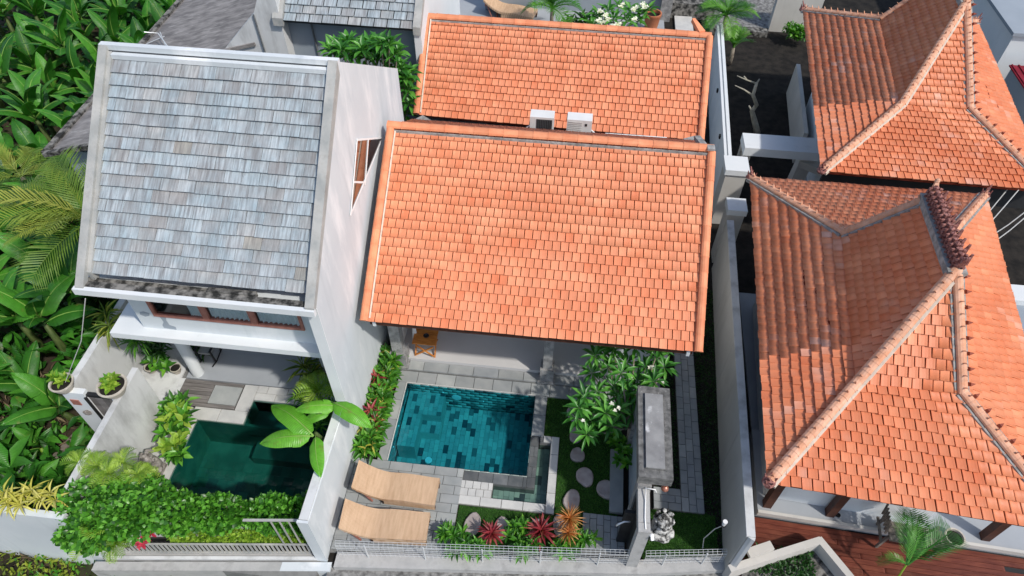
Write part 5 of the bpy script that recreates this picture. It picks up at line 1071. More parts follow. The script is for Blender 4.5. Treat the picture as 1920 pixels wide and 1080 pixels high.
# ---- banana leaves: shared torn-blade meshes
def banana_blade(L, W, seed, tear=.35, m='banana'):
    rd = random.Random(seed); mb = MB(); N = 16; arch = rd.uniform(.5, .95)
    def mid(t): return Vector((0, L*(t-.28*arch*t*t), L*(.34*t-.62*arch*t*t)))
    def wid(t): return W*.5*min(1, (t*6)**.6)*max(0, 1-max(0, (t-.45)/.55)**1.9)
    rr = .5
    for s_ in (-1, 1):
        i = 0
        while i < N:
            k = 1
            while i+k < N and rd.random() > tear: k += 1
            g = .0 if k == N else rd.uniform(.0, .012); dz = rd.uniform(-.22, .05)
            for q in range(i, i+k):
                t0, t1 = .04+.96*q/N, .04+.96*(q+1)/N
                e0 = t0+(g if q == i else 0); e1 = t1-(g if q == i+k-1 else 0)
                def pt(t, te, f):
                    p = mid(t); w_ = wid(te)*f; return p+Vector((s_*w_*.93, W*.12*f, (.28-.5*f)*w_+dz*w_*f))
                a, b = mid(t0), mid(t1); c1, d1 = pt(t0, e0, .55), pt(t1, e1, .55); c2, d2 = pt(t0, e0, 1), pt(t1, e1, 1)
                mb.add([a, b, d1, c1, d2, c2], [(0, 1, 2, 3), (3, 2, 4, 5)] if s_ > 0 else [(3, 2, 1, 0), (5, 4, 2, 3)], r=0)
            i += k
    me = mb.mesh('banana_leaf', [G[m], M['rib']], True)
    rb = MB(); rb.tube([mid(t)+Vector((0, 0, .006)) for t in (0, .15, .3, .45, .6, .8, .97)], [W*.045, W*.036, W*.03, W*.024, W*.018, W*.012, .002], 5, r=0)
    o = len(me.vertices); v2 = [tuple(v.co) for v in me.vertices]+rb.v; f2 = [tuple(p.vertices) for p in me.polygons]+[tuple(o+i for i in f) for f in rb.f]
    m2 = bpy.data.meshes.new('banana_leaf'); m2.from_pydata(v2, [], f2); m2.materials.append(G[m]); m2.materials.append(M['rib'])
    m2.polygons.foreach_set('material_index', [0]*len(me.polygons)+[1]*len(rb.f)); m2.polygons.foreach_set('use_smooth', [True]*len(f2)); m2.update(); return m2
M['rib'] = mat('pale_leaf_rib', (.16, .3, .05), (.22, .38, .08), 4, rough=.5)
BL = [banana_blade(1.5, .46, s, tr) for s, tr in ((1, .0), (2, .12), (3, .3), (4, .45), (5, .08), (6, .2))]
BLB = [banana_blade(.95, .31, s, .02, 'banana_b') for s in (11, 12)]
def orient(pos, az, elv, roll=0, sc=1.0):
    d = Vector((math.cos(az)*math.cos(elv), math.sin(az)*math.cos(elv), math.sin(elv))); up = Vector((0, 0, 1)); s = d.cross(up).normalized(); n = s.cross(d)
    if roll: q = Matrix.Rotation(roll, 3, d); s = q @ s; n = q @ n
    return Matrix(((s.x*sc, d.x*sc, n.x*sc, pos[0]), (s.y*sc, d.y*sc, n.y*sc, pos[1]), (s.z*sc, d.z*sc, n.z*sc, pos[2]), (0, 0, 0, 1)))
def banana(x, y, z0, h, n, label, group='banana plants of the grove', sc=1.0, meshes=BL, name='banana_plant', lean=0):
    t = thing(name, label, 'banana plant', (x, y, z0), group); top = Vector((lean, random.uniform(-.1, .1), h))
    mb = MB(); mb.tube([(0, 0, 0), top*.5, top], [.1*sc, .085*sc, .05*sc], 8); mb.build('stem', G['lime'] if sc < .9 else M['stemg'], t, True)
    a0 = random.random()*6.28
    for k in range(n):
        az = a0+k*2.4+random.uniform(-.3, .3); e = R(random.uniform(15, 50) if k < n-2 else random.uniform(60, 80))
        o = link('leaf', random.choice(meshes), t, orient(top+Vector((0, 0, .06*k)), az, e, random.uniform(-.35, .35), sc*random.uniform(.8, 1.12)))
    return t
M['stemg'] = mat('banana_stem', (.04, .07, .015), (.09, .12, .035), 6, stretch=(3, 3, .6), rough=.6)
random.seed(21)
spots = []
tries = 0
while len(spots) < 105 and tries < 9000:
    tries += 1; x = random.uniform(-21, -9.6); y = random.uniform(4.6, 27)
    if x > -12.4 and y > 10.8: continue
    if x > -10.6 and y > 9: continue
    if x > -10.4 and y < 6.2: continue
    if math.hypot(x+9.9, y-7.6) < .8 or math.hypot(x+10.9, y-9.5) < 1.0 and False: continue
    px, py = proj((x, y, 1.5))
    if px < -230 or py < -150 or px > 420: continue
    if any(math.hypot(x-a, y-b) < .8 for a, b in spots): continue
    spots.append((x, y))
spots.sort(key=lambda s: s[1])
for i, (x, y) in enumerate(spots):
    px, py = proj((x, y, 1.5)); h = random.uniform(1.0, 1.9)
    if y < 7: h = random.uniform(.4, 1.1)
    lab = 'torn-leaved banana plant in the dense green grove left of the villas'
    nl_ = random.randint(6, 8); rr_ = ['at the top edge of the photo', 'level with the ridge of the grey roof', 'just above the coconut palm', 'behind the coconut palm fronds', 'just below the coconut palm', 'level with the balcony', 'left of the garden gate', 'near the striped dracaenas'][sum(py > v for v in (40, 170, 290, 440, 560, 680, 840))]
    cc_ = ['at the far left edge', 'midway across the grove', 'nearest the buildings'][sum(px > v for v in (40, 130 if py > 300 else 190))]
    lab = ('tall' if h > 1.6 else 'low' if h < 1.15 else 'medium')+' torn banana plant '+cc_+', '+rr_.replace('the ridge of the grey roof', 'the grey ridge').replace(' of the photo', '').replace('yellow ', '')
    banana(x, y, -.55, h, nl_, lab)
# ---- feather palm fronds
def frond_mesh(L, seed, m='palm', nl=26, lw=.028, ll=.34, arch=.8, vee=.3):
    rd = random.Random(seed); mb = MB()
    def mid(t): return Vector((0, L*(t-.22*arch*t*t), L*(.3*t-.55*arch*t*t)))
    mb.tube([mid(t) for t in (0, .2, .4, .6, .8, 1)], [.018, .014, .011, .008, .005, .002], 5, r=0)
    for k in range(nl):
        t = .14+.86*k/nl; p = mid(t); d = (mid(min(1, t+.03))-mid(t-.03)).normalized(); l_ = ll*L*math.sin(math.pi*(.12+.8*t))*rd.uniform(.85, 1.1)
        for s_ in (-1, 1):
            sd_ = Vector((s_, 0, 0)); q = (sd_*.8+d*.75+Vector((0, 0, vee+rd.uniform(-.1, .1)))).normalized(); e = p+q*l_+Vector((0, 0, -.22*l_)); m_ = p+q*l_*.55; w_ = d*lw*.5
            mb.add([p-w_*.6, p+w_*.6, m_+w_, m_-w_, e], [(0, 1, 2, 3), (3, 2, 4)], r=0)
    return mb.mesh('frond', G[m])
FR = [frond_mesh(1.9, s, 'palm', 24, .036, .36) for s in (1, 2, 3)]
FRS = [frond_mesh(.75, s, 'plum', 20, .014, .36, 1.0, .45) for s in (7, 8)]
FRL = [frond_mesh(.58, s, 'lime', 10, .028, .36, 1.2, .6) for s in (9, 10)]
FRD = [frond_mesh(.9, s, 'lush', 20, .024, .4, 1.0, .3) for s in (17, 18)]
def palm(pos, base, n, label, meshes, sc=1.0, cat='palm', name='palm', el=(5, 75), group=None, azr=None, trunk=.07, roll=.4):
    t = thing(name, label, cat, base, group); rel = Vector(pos)-Vector(base)
    if rel.length > .05: mb = MB(); mb.tube([(0, 0, 0), rel*.5+Vector((.02, 0, 0)), rel], [trunk*1.3, trunk, trunk*.8], 8); mb.build('trunk', M['bark'], t, True)
    a0 = random.random()*6
    for k in range(n):
        az = a0+k*2.4 if azr is None else azr[0]+(azr[1]-azr[0])*(k+.5)/n+random.uniform(-.12, .12)
        e = R(random.uniform(*el)); link('frond', random.choice(meshes), t, orient(rel, az, e, random.uniform(-roll, roll), sc*random.uniform(.85, 1.1)))
    return t
P = gp(172, 415, 3.6); palm(P, (P.x, P.y, -.55), 15, 'coconut palm with yellowing feather fronds beside the grey roof parapet', FR, .95, 'palm', 'coconut_palm', (0, 45), None, (1.6, 5.0), .1, .5)
P = gp(40, 330, 1.8); palm(P, (P.x, P.y, -.55), 9, 'smaller pale green palm at the left edge above the coconut palm', FR, .7, 'palm', 'coconut_palm', (0, 50))
# ground cover masses in the grove (uncountable)
def scatter(name, n, fx, m, L, W, tmpl=LT_S, kind='stuff', upr=1.0):
    Ms = []
    for k in range(n):
        p = fx()
        if p is None: continue
        Ms.append(frame_(rdir(upr), rdir(1.5), L*random.uniform(.5, 1.3), W*random.uniform(.6, 1.2), p))
    o = fol(name, Ms, m, None, tmpl); o['kind'] = kind; return o
def in_poly(x, y, poly):
    c = False; n = len(poly)
    for i in range(n):
        (x1, y1), (x2, y2) = poly[i], poly[(i+1) % n]
        if (y1 > y) != (y2 > y) and x < (x2-x1)*(y-y1)/(y2-y1)+x1: c = not c
    return c
def area(x0, x1, y0, y1, z0, z1, poly=None, clump=None):
    def f():
        x, y = random.uniform(x0, x1), random.uniform(y0, y1)
        if poly and not in_poly(x, y, poly): return None
        if clump and math.sin(x*clump+1.3)*math.sin(y*clump*1.3+.4)+.6*math.sin(x*clump*2.7+y*clump*2.1) < random.uniform(-.4, .5): return None
        return Vector((x, y, random.uniform(z0, z1)))
    return f
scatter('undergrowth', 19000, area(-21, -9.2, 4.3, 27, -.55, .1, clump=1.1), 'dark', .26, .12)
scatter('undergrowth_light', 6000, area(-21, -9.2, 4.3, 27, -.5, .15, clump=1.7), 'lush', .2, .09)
scatter('leaf_litter', 1800, area(-13, -8.3, 3.8, 8, -.52, -.42, clump=2.1), 'dry', .22, .05, LT_N)
scatter('hedge_bank', 7000, area(-12.9, -11.8, 10.8, 17.5, -.4, .9), 'lush', .11, .07)
scatter('weeds', 9000, area(-13, -3.5, 2.6, 4.0, -.78, -.35, clump=2.3), 'moss', .1, .05)
scatter('weeds_green', 3500, area(-13, -3.5, 2.6, 4.0, -.78, -.35, clump=1.4), 'lush', .13, .06)
scatter('undergrowth_broad', 1500, area(-13.5, -9.3, 4.4, 9.5, -.5, .25, clump=1.5), 'banana', .5, .22, LT)
# planks and sticks on the grove floor
for a_, b_, w_, lab in (((145, 815), (62, 905), .16, 'dark plank edging along the mossy strip outside the gate'),):
    P, Q = gp(*a_, -.45), gp(*b_, -.45); mb = MB(); mb.obox(P, Q, w_, .08); tag(mb.build('plank', M['oldwood']), lab, 'plank')
mb = MB(); mb.prism([tuple(gp(*q, -.5))[:2] for q in ((172, 800), (190, 822), (118, 925), (92, 915))], -.55, -.44); tag(mb.build('mossy_strip', mat('moss_green', (.03, .09, .012), (.06, .14, .02), 9, rough=1, bump=.8)), 'bright mossy strip of ground outside the gate', 'moss', kind='stuff')
for (p, q, zz_) in (((30, 787), (78, 788), -.2), ((38, 790), (54, 812), -.2), ((78, 940), (118, 945), -.3)):
    mb = MB(); mb.tube([gp(*p, zz_), gp(*q, zz_)], .025, 6); tag(mb.build('dead_branch', M['bare']), 'bleached dead branch '+('lying level' if zz_ > -.25 and p[0] == 30 else 'lying slanted' if p[0] == 38 else 'lowest')+' in the grove left of the gate', 'branch', 'bleached branches on the grove floor')
# a few individually visible grove plants
def big_leaf_plant(label, c, n, L, W, m, el=(10, 60), cat='plant', name='leafy_plant', tmpl=LT, group=None):
    t = thing(name, label, cat, c, group); Ms = []; rosette(Ms, Vector(c)+Vector((0, 0, .05)), n, L, W, el); fol('foliage', Ms, m, t, tmpl); return t
big_leaf_plant('broad dark-leaved sapling low at the left edge below the dead branch', gp(22, 880, .3), 6, .75, .3, 'banana')
banana(gp(70, 745, -.5).x, gp(70, 745, -.5).y, -.55, .5, 5, 'young banana plant with a yellowing torn leaf, left of the gate', None, .75)
banana(gp(95, 860, -.5).x-.1, gp(95, 860, -.5).y, -.55, .35, 3, 'stunted banana plant above the dark plank edging', None, .6)

# ---- left garden: hedge, corner bush, planter plants
def hedge(name, label, x0, x1, y0, y1, z0, z1, n, m, L, W, tmpl=LT_R, cat='hedge', edge=.12, sl=.11):
    t = thing(name, label, cat, ((x0+x1)/2, (y0+y1)/2, z0)); Ms = []
    for k in range(n):
        x = random.uniform(x0, x1); b = .5+.5*math.sin(x*5.1)*math.sin(x*2.3+1); cy, cz = (y0+y1)/2, (z0+z1)/2
        a = random.uniform(-.4, 3.5); rr = random.uniform(.6, 1.0)*(1+edge*(b-.5)*2)
        y = cy+math.cos(a)*rr*(y1-y0)/2; z = cz+math.sin(a)*rr*(z1-z0)/2
        y += sl*(x-(x0+x1)/2)
        d = Vector((random.gauss(0, .5), math.cos(a), math.sin(a)+.2)); Ms.append(frame_((d+rdir()*.7), rdir(2), L*random.uniform(.6, 1.3), W*random.uniform(.7, 1.2), Vector((x, y, z))))
    fol('foliage', Ms, m, t, tmpl)
    mb = MB()
    for k in range(int((x1-x0)*4)): x = x0+(k+.5)/4; ym = (y0+y1)/2+sl*(x-(x0+x1)/2); mb.tube([(x, ym, z0), (x+.03, ym, z1-.1)], .012, 5)
    part(mb, 'stems', M['bark'], t); return t
hedge('pothos_hedge', 'dense round-leaved green hedge along the front of the dark pool', -6.9, -3.98, 4.44, 4.96, .3, 1.18, 5000, 'hedge', .095, .085, edge=.35)
bush('big rounded bright green bush spilling over the front corner of the left garden', gp(215, 960, 1.35)+Vector((0, .1, -.05)), .72, 6500, .09, .08, 'hedge', 'bush', 'corner_bush', (1.25, .95, .9), LT_R)
for q_, zq, lb_ in (((150, 868), 1.6, 'pale feathery fern at the top left of the corner bush, leaning over the wall'), ((232, 868), 1.55, 'lime feathery fern at the top middle of the corner bush'), ((278, 900), 1.4, 'lime feathery fern at the right shoulder of the corner bush near the stone lion'), ((175, 985), 1.55, 'yellow-green feathery fern low on the front of the corner bush'), ((215, 1020), 1.2, 'small feathery fern beside the pink sprig')):
    P = gp(*q_, zq); palm(P, (P.x, P.y+.12, P.z-.45), 12, lb_, FRL, .6, 'fern', 'fern_palm', (-5, 60), trunk=.015)
P = gp(205, 890, 1.75); palm(P, (P.x, P.y+.12, P.z-.45), 13, 'lime green feathery fern palm on top of the corner bush', FRL, .7, 'fern', 'fern_palm', (0, 65), trunk=.02)
P = gp(185, 875, 1.6); palm(P, (P.x, P.y+.12, P.z-.45), 10, 'pale feathery fern palm at the upper left of the corner bush', FRL, .6, 'fern', 'fern_palm', (10, 60), trunk=.02)
P = gp(258, 890, 1.6); palm(P, (P.x, P.y+.12, P.z-.45), 10, 'feathery fern palm at the right of the corner bush, near the lion statue', FRL, .6, 'fern', 'fern_palm', (0, 60), trunk=.02)
P = gp(165, 1010, .9); palm(P, (P.x, P.y+.12, P.z-.4), 12, 'lime feathery fern hanging over the front wall below the corner bush', FRL, .75, 'fern', 'fern_palm', (-40, 40), trunk=.02)
bush('low bright green bush trailing down over the joint of the front wall and the ledge', gp(165, 1000, .9), .42, 2600, .09, .08, 'hedge', 'bush', 'trailing_bush', (1.1, .8, 1), LT_R)
t = thing('croton', 'pink flowered sprig between the corner bush and the bar fence', 'flower', gp(266, 1010, .5)); Ms = []
for q in ((262, 1018), (276, 1006), (268, 1022), (284, 1002)): rosette(Ms, gp(*q, .5), 7, .13, .06, (0, 60))
fol('petals', Ms, 'pink', t, LT_R)
hb = hedge('yellow_groundcover', 'yellow-green low ground cover between the hedge and the bar fence', -6.6, -4.15, 4.38, 4.56, .05, .5, 2600, 'lime', .07, .05, LT_R, 'ground cover')
for k in range(9):
    q = [(8, 925), (25, 935), (45, 930), (60, 922), (40, 948), (78, 935), (15, 945), (95, 925), (105, 938)][k]
    t = thing('striped_dracaena', ['leftmost', 'second from left', 'upper middle', 'upper right-hand', 'lower middle', 'right-hand', 'lower left', 'second from right', 'rightmost'][k]+' yellow striped dracaena rosette leaning over the broad white front wall', 'plant', gp(*q, 1.75), 'yellow striped dracaenas on the front wall'); Ms = []
    rosette(Ms, gp(*q, 1.75), 11, .26, .04, (-10, 65)); fol('foliage', Ms, 'yellow', t, LT_N)
    mb = MB(); P = gp(*q, 1.75); mb.tube([(P.x, P.y+.1, .6), P], .015, 5); part(mb, 'stem', M['bark'], t)
# pots on the gate
for c, lab, s_ in ((PA, 'small lime green leafy plant in the left gate pot', 1.0), (PB, 'small lime green leafy plant in the right gate pot', 1.1)):
    t = thing('potted_plant', lab, 'plant', c+Vector((0, 0, .18))); Ms = []
    for k in range(9): rosette(Ms, c+Vector((random.uniform(-.13, .1), random.uniform(-.1, .12), .22+random.uniform(0, .12))), 8, .13*s_, .07*s_, (0, 75))
    fol('foliage', Ms, 'lime', t, LT_R)
    Ms = []; rosette(Ms, c+Vector((-.03, .05, .25)), 9, .2*s_, .07*s_, (30, 85)); fol('upright_leaves', Ms, 'lush', t, LT)
# planter between statue and pool
t = thing('planter_shrub', 'glossy broad-leaved shrub by the stone lion at the corner of the dark pool', 'shrub', gp(325, 815, 0)); Ms = []
for k in range(30):
    q = (random.uniform(306, 352), random.uniform(752, 858)); q = (max(q[0]+(805-q[1])*.05, 300 if q[1] < 815 else 326), q[1]); rosette(Ms, gp(*q, random.uniform(.15, .5)), 8, random.uniform(.2, .3), .1, (10, 80))
fol('foliage', Ms, 'hedge', t, LT)
Ms = []
for k in range(10): rosette(Ms, gp(random.uniform(305, 355), random.uniform(770, 850), .5), 5, .26, .12, (20, 80))
fol('young_leaves', Ms, 'lime', t, LT)
# potted group left of the column
def clump(label, name, cat, pts, n, L, W, m, el=(10, 75), tmpl=LT, group=None, zr_=(.2, .4)):
    c = gp(*pts[0], zr_[0]); t = thing(name, label, cat, (c.x, c.y, 0), group); Ms = []
    for q in pts: rosette(Ms, gp(q[0], q[1], random.uniform(*zr_)), n, L, W, el)
    fol('foliage', Ms, m, t, tmpl); return t
clump('broad-leaved pot plant behind the small pale pot by the round column', 'leafy_plant', 'plant', [(283, 680), (300, 672), (298, 690), (312, 690), (310, 680), (290, 668)], 8, .2, .1, 'lush')
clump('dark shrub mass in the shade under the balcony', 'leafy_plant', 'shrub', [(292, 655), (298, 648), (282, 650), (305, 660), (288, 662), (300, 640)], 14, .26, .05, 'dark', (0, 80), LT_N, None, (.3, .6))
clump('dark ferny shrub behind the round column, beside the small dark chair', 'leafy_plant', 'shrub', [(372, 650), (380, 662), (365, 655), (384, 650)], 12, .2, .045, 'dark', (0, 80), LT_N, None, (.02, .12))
clump('spiky palm tuft hanging at the left under the balcony slab', 'leafy_plant', 'plant', [(262, 632), (258, 642)], 22, .34, .03, 'lush', (-30, 60), LT_N, None, (1.4, 1.6))
clump('yellow tipped palm tuft at the left outer corner of the balcony', 'leafy_plant', 'plant', [(205, 612), (200, 590), (208, 622)], 22, .36, .03, 'palm', (-30, 60), LT_N, None, (1.5, 1.9))
# tropical corner right of the dark pool
c = gp(606, 790, .1); bp_ = thing('banana_plant', 'bright young banana plant with broad leaves over the dark pool edge', 'banana plant', (c.x, c.y, 0))
top = gp(592, 812, 1.95); mb = MB(); mb.tube([Vector((-4.3, 6.6, -.1))-Vector((c.x, c.y, 0)), (top-Vector((c.x, c.y, 0)))*1.0], [.05, .03], 7); mb.build('stem', M['stemg'], bp_, True)
def leaf_to(q, zt_, L, me, roll=0, root=None, rz=1.95):
    a = gp(*(root or (588, 818)), rz); b = gp(*q, zt_); d = (b-a); az = math.atan2(d.y, d.x); 
    s_ = d.length/(.95*.83); 
    o = link('leaf', me, bp_, Matrix.Translation((-c.x, -c.y, 0)) @ orient(a, az, math.asin(max(-1, min(1, d.z/d.length)))+.12, roll, s_))
leaf_to((512, 760), 1.85, 1, BLB[0], .15); leaf_to((488, 833), 1.8, 1, BLB[1], -.1); leaf_to((600, 895), 1.75, 1, BLB[0], .2, (592, 816), 1.95); leaf_to((553, 770), 2.0, 1, BLB[1], 0, (635, 762), 2.0); leaf_to((696, 802), 1.95, 1, BLB[1], 0, (622, 754), 2.05)
leaf_to((570, 795), 1.5, 1, BLB[0], -.3, (622, 768), 1.7)
clump('feathery palm tuft with grey green blades by the gable wall corner', 'leafy_plant', 'plant', [(585, 705), (570, 690), (600, 700)], 30, .42, .022, 'palm', (-10, 75), LT_N, None, (.4, .9))
P = gp(597, 735, .9); palm(P, (P.x+.1, P.y, 0), 15, 'small feather palm at the foot of the gable wall', FRL, 1.0, 'palm', 'fern_palm', (0, 60), trunk=.02)
clump('dark fern mass behind the bright banana leaves', 'leafy_plant', 'fern', [(570, 755), (600, 770), (615, 790), (620, 740), (560, 745), (625, 765), (600, 800), (580, 760)], 14, .26, .035, 'lush', (0, 75), LT_N, None, (.1, .5))

# ---- planting strip along the boundary wall (main garden)
random.seed(33)
t = thing('border_planting', 'long green border of glossy leaves between the wall and the turquoise pool', 'plant bed', (-3.5, 7.4, 0)); Ms = []; My = []; k = 0
for k in range(120):
    f = k/120; y = 6.42+f*2.5; x = random.uniform(-3.72, -3.4); rosette(Ms, Vector((x, y, random.uniform(.12, .42))), 9, random.uniform(.2, .3), .07, (5, 80))
    if k % 5 == 0: rosette(My, Vector((x, y, .38)), 4, .17, .04, (30, 80))
fol('foliage', Ms, 'lush', t, LT); fol('pale_bracts', My, 'yellow', t, LT_N)
for q, lab in (((697, 775), 'dark red cordyline in the border beside the long banana leaf'), ((708, 712), 'dark red cordyline further up the border near the villa column')):
    t = thing('red_cordyline', lab, 'plant', gp(*q, .3)); Ms = []; rosette(Ms, gp(*q, .42), 16, .28, .06, (5, 80)); rosette(Ms, gp(q[0]+6, q[1]+22, .36), 12, .24, .05, (5, 80)); fol('foliage', Ms, 'red', t, LT_N)
# ---- front flower bed
def spiky(label, q, z, n, L, W, m, name, el=(0, 80), tmpl=LT_N):
    t = thing(name, label, 'plant', gp(*q, z-.2)); Ms = []; rosette(Ms, gp(*q, z), n, L, W, el); rosette(Ms, gp(*q, z-.08), n//2, L, W, el); fol('foliage', Ms, m, t, tmpl); return t
spiky('dark red cordyline left in the front bed behind the wire fence', (923, 1002), .3, 26, .26, .05, 'red', 'red_cordyline')
spiky('dark red cordyline in the middle of the front bed, broader than its neighbour', (1015, 998), .3, 28, .3, .05, 'red', 'red_cordyline')
spiky('orange and cream spiky bromeliad, upper of two at the right of the front bed', (1068, 975), .5, 40, .27, .022, 'orange', 'spiky_bromeliad', (0, 85))
spiky('orange spiky bromeliad, the lower of the two at the right of the front bed', (1066, 1001), .4, 34, .22, .022, 'orange', 'spiky_bromeliad', (0, 85))
for i, (q, lab) in enumerate((((850, 1003), 'green leafy clump at the left end of the front bed'), ((865, 1030), 'green leafy clump in front of the lounger deck corner'), ((968, 998), 'green leafy clump between the two dark red cordylines'), ((1050, 1030), 'green leafy clump below the orange bromeliads, hanging over the kerb'), ((1095, 1005), 'green leafy clump right of the orange bromeliads'), ((905, 1030), 'low green leaves in front of the left cordyline'), ((985, 1028), 'low green leaves in the middle front of the bed'))):
    t = thing('bed_plant', lab, 'plant', gp(*q, 0)); Ms = []
    for k in range(9): rosette(Ms, gp(q[0]+random.uniform(-20, 20), q[1]+random.uniform(-12, 10), random.uniform(.08, .3)), 9, .2, .055, (0, 80))
    fol('foliage', Ms, 'hedge' if i % 2 else 'lush', t, LT)
# ---- plumeria tree
random.seed(44)
base = gp(1178, 832, 0); t = thing('plumeria_tree', 'plumeria tree with star-shaped leaf clusters and white flowers beside the gate canopy', 'tree', base)
cen = []
for q in ((1115, 668), (1150, 655), (1190, 650), (1232, 672), (1246, 690), (1110, 700), (1140, 690), (1175, 680), (1210, 690), (1225, 715), (1095, 745), (1120, 735), (1150, 725), (1180, 735), (1205, 740), (1080, 785), (1110, 790), (1135, 775), (1160, 770), (1185, 775), (1100, 815), (1125, 765), (1165, 700), (1195, 715), (1235, 655), (1085, 765), (1135, 665), (1160, 745), (1145, 800)):
    cen.append(gp(*q, random.uniform(1.3, 2.0) if q[1] < 720 else random.uniform(1.1, 1.6)))
Ms = []
for c in cen: rosette(Ms, c, 15, .3, .075, (-12, 62))
fol('crown', Ms, 'plum', t, LT); Ms = []
for q in ((1142, 703), (1183, 710), (1147, 757), (1153, 770), (1160, 765), (1218, 690), (1242, 718), (1093, 789), (1197, 775), (1222, 688)):
    rosette(Ms, gp(*q, 1.75), 5, .05, .04, (10, 40))
fol('flowers', Ms, 'flower', t, LT_R)
mb = MB(); k1 = gp(1182, 800, .9); mb.tube([base, (base+k1)/2, k1], [.06, .05, .045], 8)
for c in cen:
    m_ = k1.lerp(c, .5)+Vector((0, 0, -.08)); mb.tube([k1, m_, c], [.03, .02, .012], 5)
part(mb, 'trunk', M['bark'], t, True)
clump('dark leafy shrub at the foot of the plumeria', 'leafy_plant', 'shrub', [(1150, 830), (1165, 845), (1180, 850), (1160, 865), (1175, 870), (1190, 835), (1155, 815), (1170, 830)], 10, .17, .08, 'lush', (0, 80), LT, None, (.2, .5))
# ---- lawn
def lawn(name, polys, n, m='grass', h=.05):
    Ms = []; tot = 0
    for poly in polys:
        xs = [p[0] for p in poly]; ys_ = [p[1] for p in poly]; ar = (max(xs)-min(xs))*(max(ys_)-min(ys_))
        for k in range(int(n*ar)):
            x, y = random.uniform(min(xs), max(xs)), random.uniform(min(ys_), max(ys_))
            if in_poly(x, y, poly): Ms.append(frame_(rdir(1.0), rdir(1), h*random.uniform(.6, 1.5), h*.28, Vector((x, y, -.07))))
    tv = [(-.5, 0, 0), (.5, 0, 0), (0, 1, 0)]; tf = [(0, 1, 2)]
    o = inst(name, tv, tf, Ms, np.random.rand(len(Ms)), G[m]); o['kind'] = 'stuff'; return o
mb = MB(); mb.prism([(-1.54, 4.75), (.85, 4.97), (.85, 5.69), (-1.54, 5.69)], -.1, -.055); mb.box(.31, 1.5, 5.81, 8.33, -.1, -.055); mb.box(-.02, .305, 7.38, 8.33, -.1, -.0555); mb.prism([(.3, 5.0), (.85, 5.05), (.85, 5.81), (.31, 5.81)], -.1, -.056)
mb.prism([(2.0, 5.05), (3.4, 5.2), (3.4, 6.04), (2.0, 6.04)], -.1, -.0555); struct('lawn_turf', mb, mat('turf', (.015, .05, .008), (.03, .08, .012), 12, rough=1, bump=.6))
lawn('lawn_grass', [[(-1.54, 4.75), (.85, 4.97), (.85, 5.69), (-1.54, 5.69)], [(.31, 5.0), (1.5, 5.8), (1.5, 8.33), (.31, 8.33)], [(-.02, 7.38), (.31, 7.38), (.31, 8.33), (-.02, 8.33)], [(2.0, 5.05), (3.4, 5.2), (3.4, 6.04), (2.0, 6.04)]], 7500)
lawn('corridor_grass', [[(2.3, 6.5), (2.75, 6.5), (2.75, 12), (2.3, 12)], [(3.22, 5.3), (3.6, 5.3), (3.85, 12), (3.22, 12)]], 1500, 'dark', .06)
Ms = []
# ---- shrub between the villas behind the gable wall
random.seed(55)
def plum_bush(label, pts, z, L, W, m, n=13, base_z=0, name='shrub', cat='shrub', el=(-5, 70), tr=.05, yp=None):
    c = gp(*pts[0], z[0]) if yp is None else gy(*pts[0], yp[0]); t = thing(name, label, cat, (c.x, c.y, base_z)); Ms = []; mb = MB()
    cc = Vector((0, 0, 0))
    P_ = [gp(*q, random.uniform(*z)) if yp is None else gy(*q, random.uniform(*yp)) for q in pts]
    for p in P_: cc += p/len(P_)
    for p in P_: rosette(Ms, p, n, L, W, el); mb.tube([Vector((cc.x, cc.y, base_z)), Vector((cc.x, cc.y, (base_z+p.z)/2)), p], [tr, tr*.6, .012], 5)
    fol('foliage', Ms, m, t, LT); part(mb, 'stem', M['bark'], t); return t
plum_bush('dark rosette-leaved shrub in the gap between the gable wall and the rear orange roof', [(640, 95), (660, 85), (680, 95), (700, 88), (720, 95), (735, 105), (650, 105), (670, 105), (690, 108), (712, 112), (740, 120), (752, 130), (760, 150), (765, 170), (755, 165), (768, 195), (760, 215), (750, 145), (770, 140), (730, 85), (622, 98), (632, 88), (652, 80), (690, 82), (715, 84), (745, 100), (725, 98)], (2.3, 3.2), .34, .1, 'plum', 16, 0, yp=(13.6, 14.4))
# ---- top courtyard plants
plum_bush('white-flowering shrub behind the ridge of the rear orange roof', [(1100, 40), (1120, 30), (1140, 22), (1160, 15), (1180, 22), (1200, 28), (1215, 20), (1150, 38), (1175, 40), (1195, 42), (1130, 45), (1110, 50)], (.7, 1.3), .42, .12, 'plum', 13)
t = thing('flower_cluster', 'clusters of white blossoms on the shrub above the rear orange ridge', 'flowers', gp(1160, 30, 1.4)); Ms = []
for q in ((1125, 22), (1135, 30), (1140, 38), (1123, 38), (1165, 10), (1185, 18), (1192, 15), (1205, 8), (1190, 38), (1160, 45), (1150, 50), (1130, 42), (1210, 15)):
    for k in range(5): rosette(Ms, gp(q[0]+random.uniform(-4, 4), q[1]+random.uniform(-3, 3), 1.45), 5, .09, .07, (10, 50))
fol('petals', Ms, 'flower', t, LT_R)
P = gp(1035, 15, 1.2); palm(P, (P.x, P.y, 0), 16, 'bushy palm in the rear courtyard beside the woven lounger', FRD, 1.5, 'palm', 'courtyard_palm', (5, 75))
plum_bush('low dark planting along the rear courtyard wall', [(1070, 42), (1080, 50), (1090, 35), (1060, 48), (1098, 52), (1110, 40)], (.3, .6), .4, .1, 'dark', 12)
P = gp(1362, 28, 1.8); palm(P, (P.x, P.y, 0), 18, 'fan of palm fronds over the end of the long cream wall', FRD, 1.3, 'palm', 'courtyard_palm', (-10, 70))
P = gp(1375, 90, .6); palm(P, (P.x, P.y, 0), 9, 'thin drooping dark palm against the long cream wall', FRD, 1.0, 'palm', 'courtyard_palm', (10, 80))
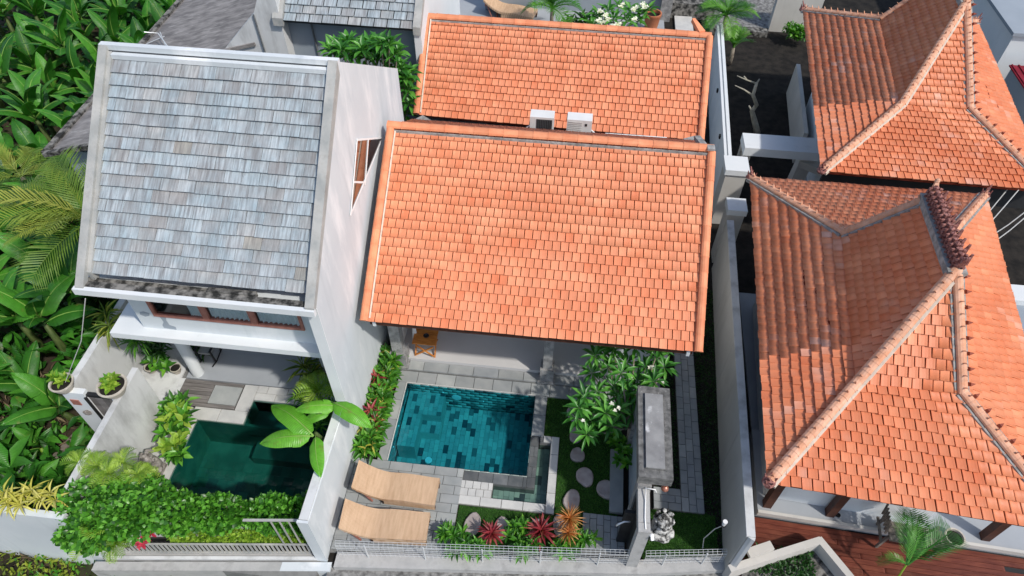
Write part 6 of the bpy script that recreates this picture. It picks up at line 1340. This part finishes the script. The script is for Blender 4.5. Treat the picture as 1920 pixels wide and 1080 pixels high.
bush('small yellow-green shrub at the top corner of the soil yard', gp(1495, 62, .4), .4, 700, .13, .08, 'lush', 'bush', 'shrub', (1, 1, .7), LT_R)
# ---- bare pruned tree in the soil yard
b0 = gp(1420, 250, 0); t = thing('bare_tree', 'leafless pruned frangipani stump with forked pale branches in the black soil yard', 'tree', b0)
def w3(q, z): return gp(*q, z)
mb = MB(); mb.tube([b0, w3((1416, 232), .25), w3((1410, 208), .6), w3((1419, 196), .9)], [.1, .09, .07, .06], 8); mb.tube([w3((1419, 198), .9), w3((1412, 178), 1.2), w3((1419, 155), 1.6)], [.06, .055, .04], 8); part(mb, 'trunk', M['bare'], t, True)
for pts in (((1416, 156), (1400, 150), (1382, 142)), ((1400, 150), (1395, 143)), ((1410, 178), (1395, 168), (1378, 160)), ((1419, 156), (1424, 148)), ((1410, 208), (1404, 198))):
    mb = MB(); n = len(pts); mb.tube([w3(q, 1.45+.12*i) for i, q in enumerate(pts)], [.03, .02, .012][:n], 6); part(mb, 'branch', M['bare'], t, True)
# ---- potted palm on the red deck
P = gp(1700, 1040, 1.0)
t = thing('potted_palm', 'green feather palm arching over the red timber deck in front of the pavilion', 'palm', (P.x, P.y, 0))
r0_ = gp(1700, 1058, .8); mb = MB(); mb.tube([Vector((0, -.35, -.1)), Vector(r0_)-Vector((P.x, P.y, 0))], [.02, .015], 6); mb.build('stem', G['lime'], t)
for q, zt_, k in (((1712, 945), 1.2, 0), ((1722, 955), 1.3, 1), ((1695, 952), 1.2, 0), ((1798, 988), 1.1, 1), ((1785, 1000), 1.0, 0), ((1770, 1005), .9, 1), ((1640, 1048), .8, 0), ((1660, 1040), .9, 1), ((1728, 985), 1.3, 0)):
    b = gp(*q, zt_); d = b-r0_; link('frond', FRS[k], t, Matrix.Translation((-P.x, -P.y, 0)) @ orient(r0_, math.atan2(d.y, d.x), math.asin(max(-.9, min(.9, d.z/d.length)))+.2, random.uniform(-.5, .5), d.length/.66))
# dark stained growth in the cream planter
scatter('planter_weeds', 900, area(gp(1400, 1060, 0).x, gp(1520, 1040, 0).x, gp(1450, 1080, 0).y, gp(1500, 1035, 0).y, 0, .1), 'dark', .08, .04)
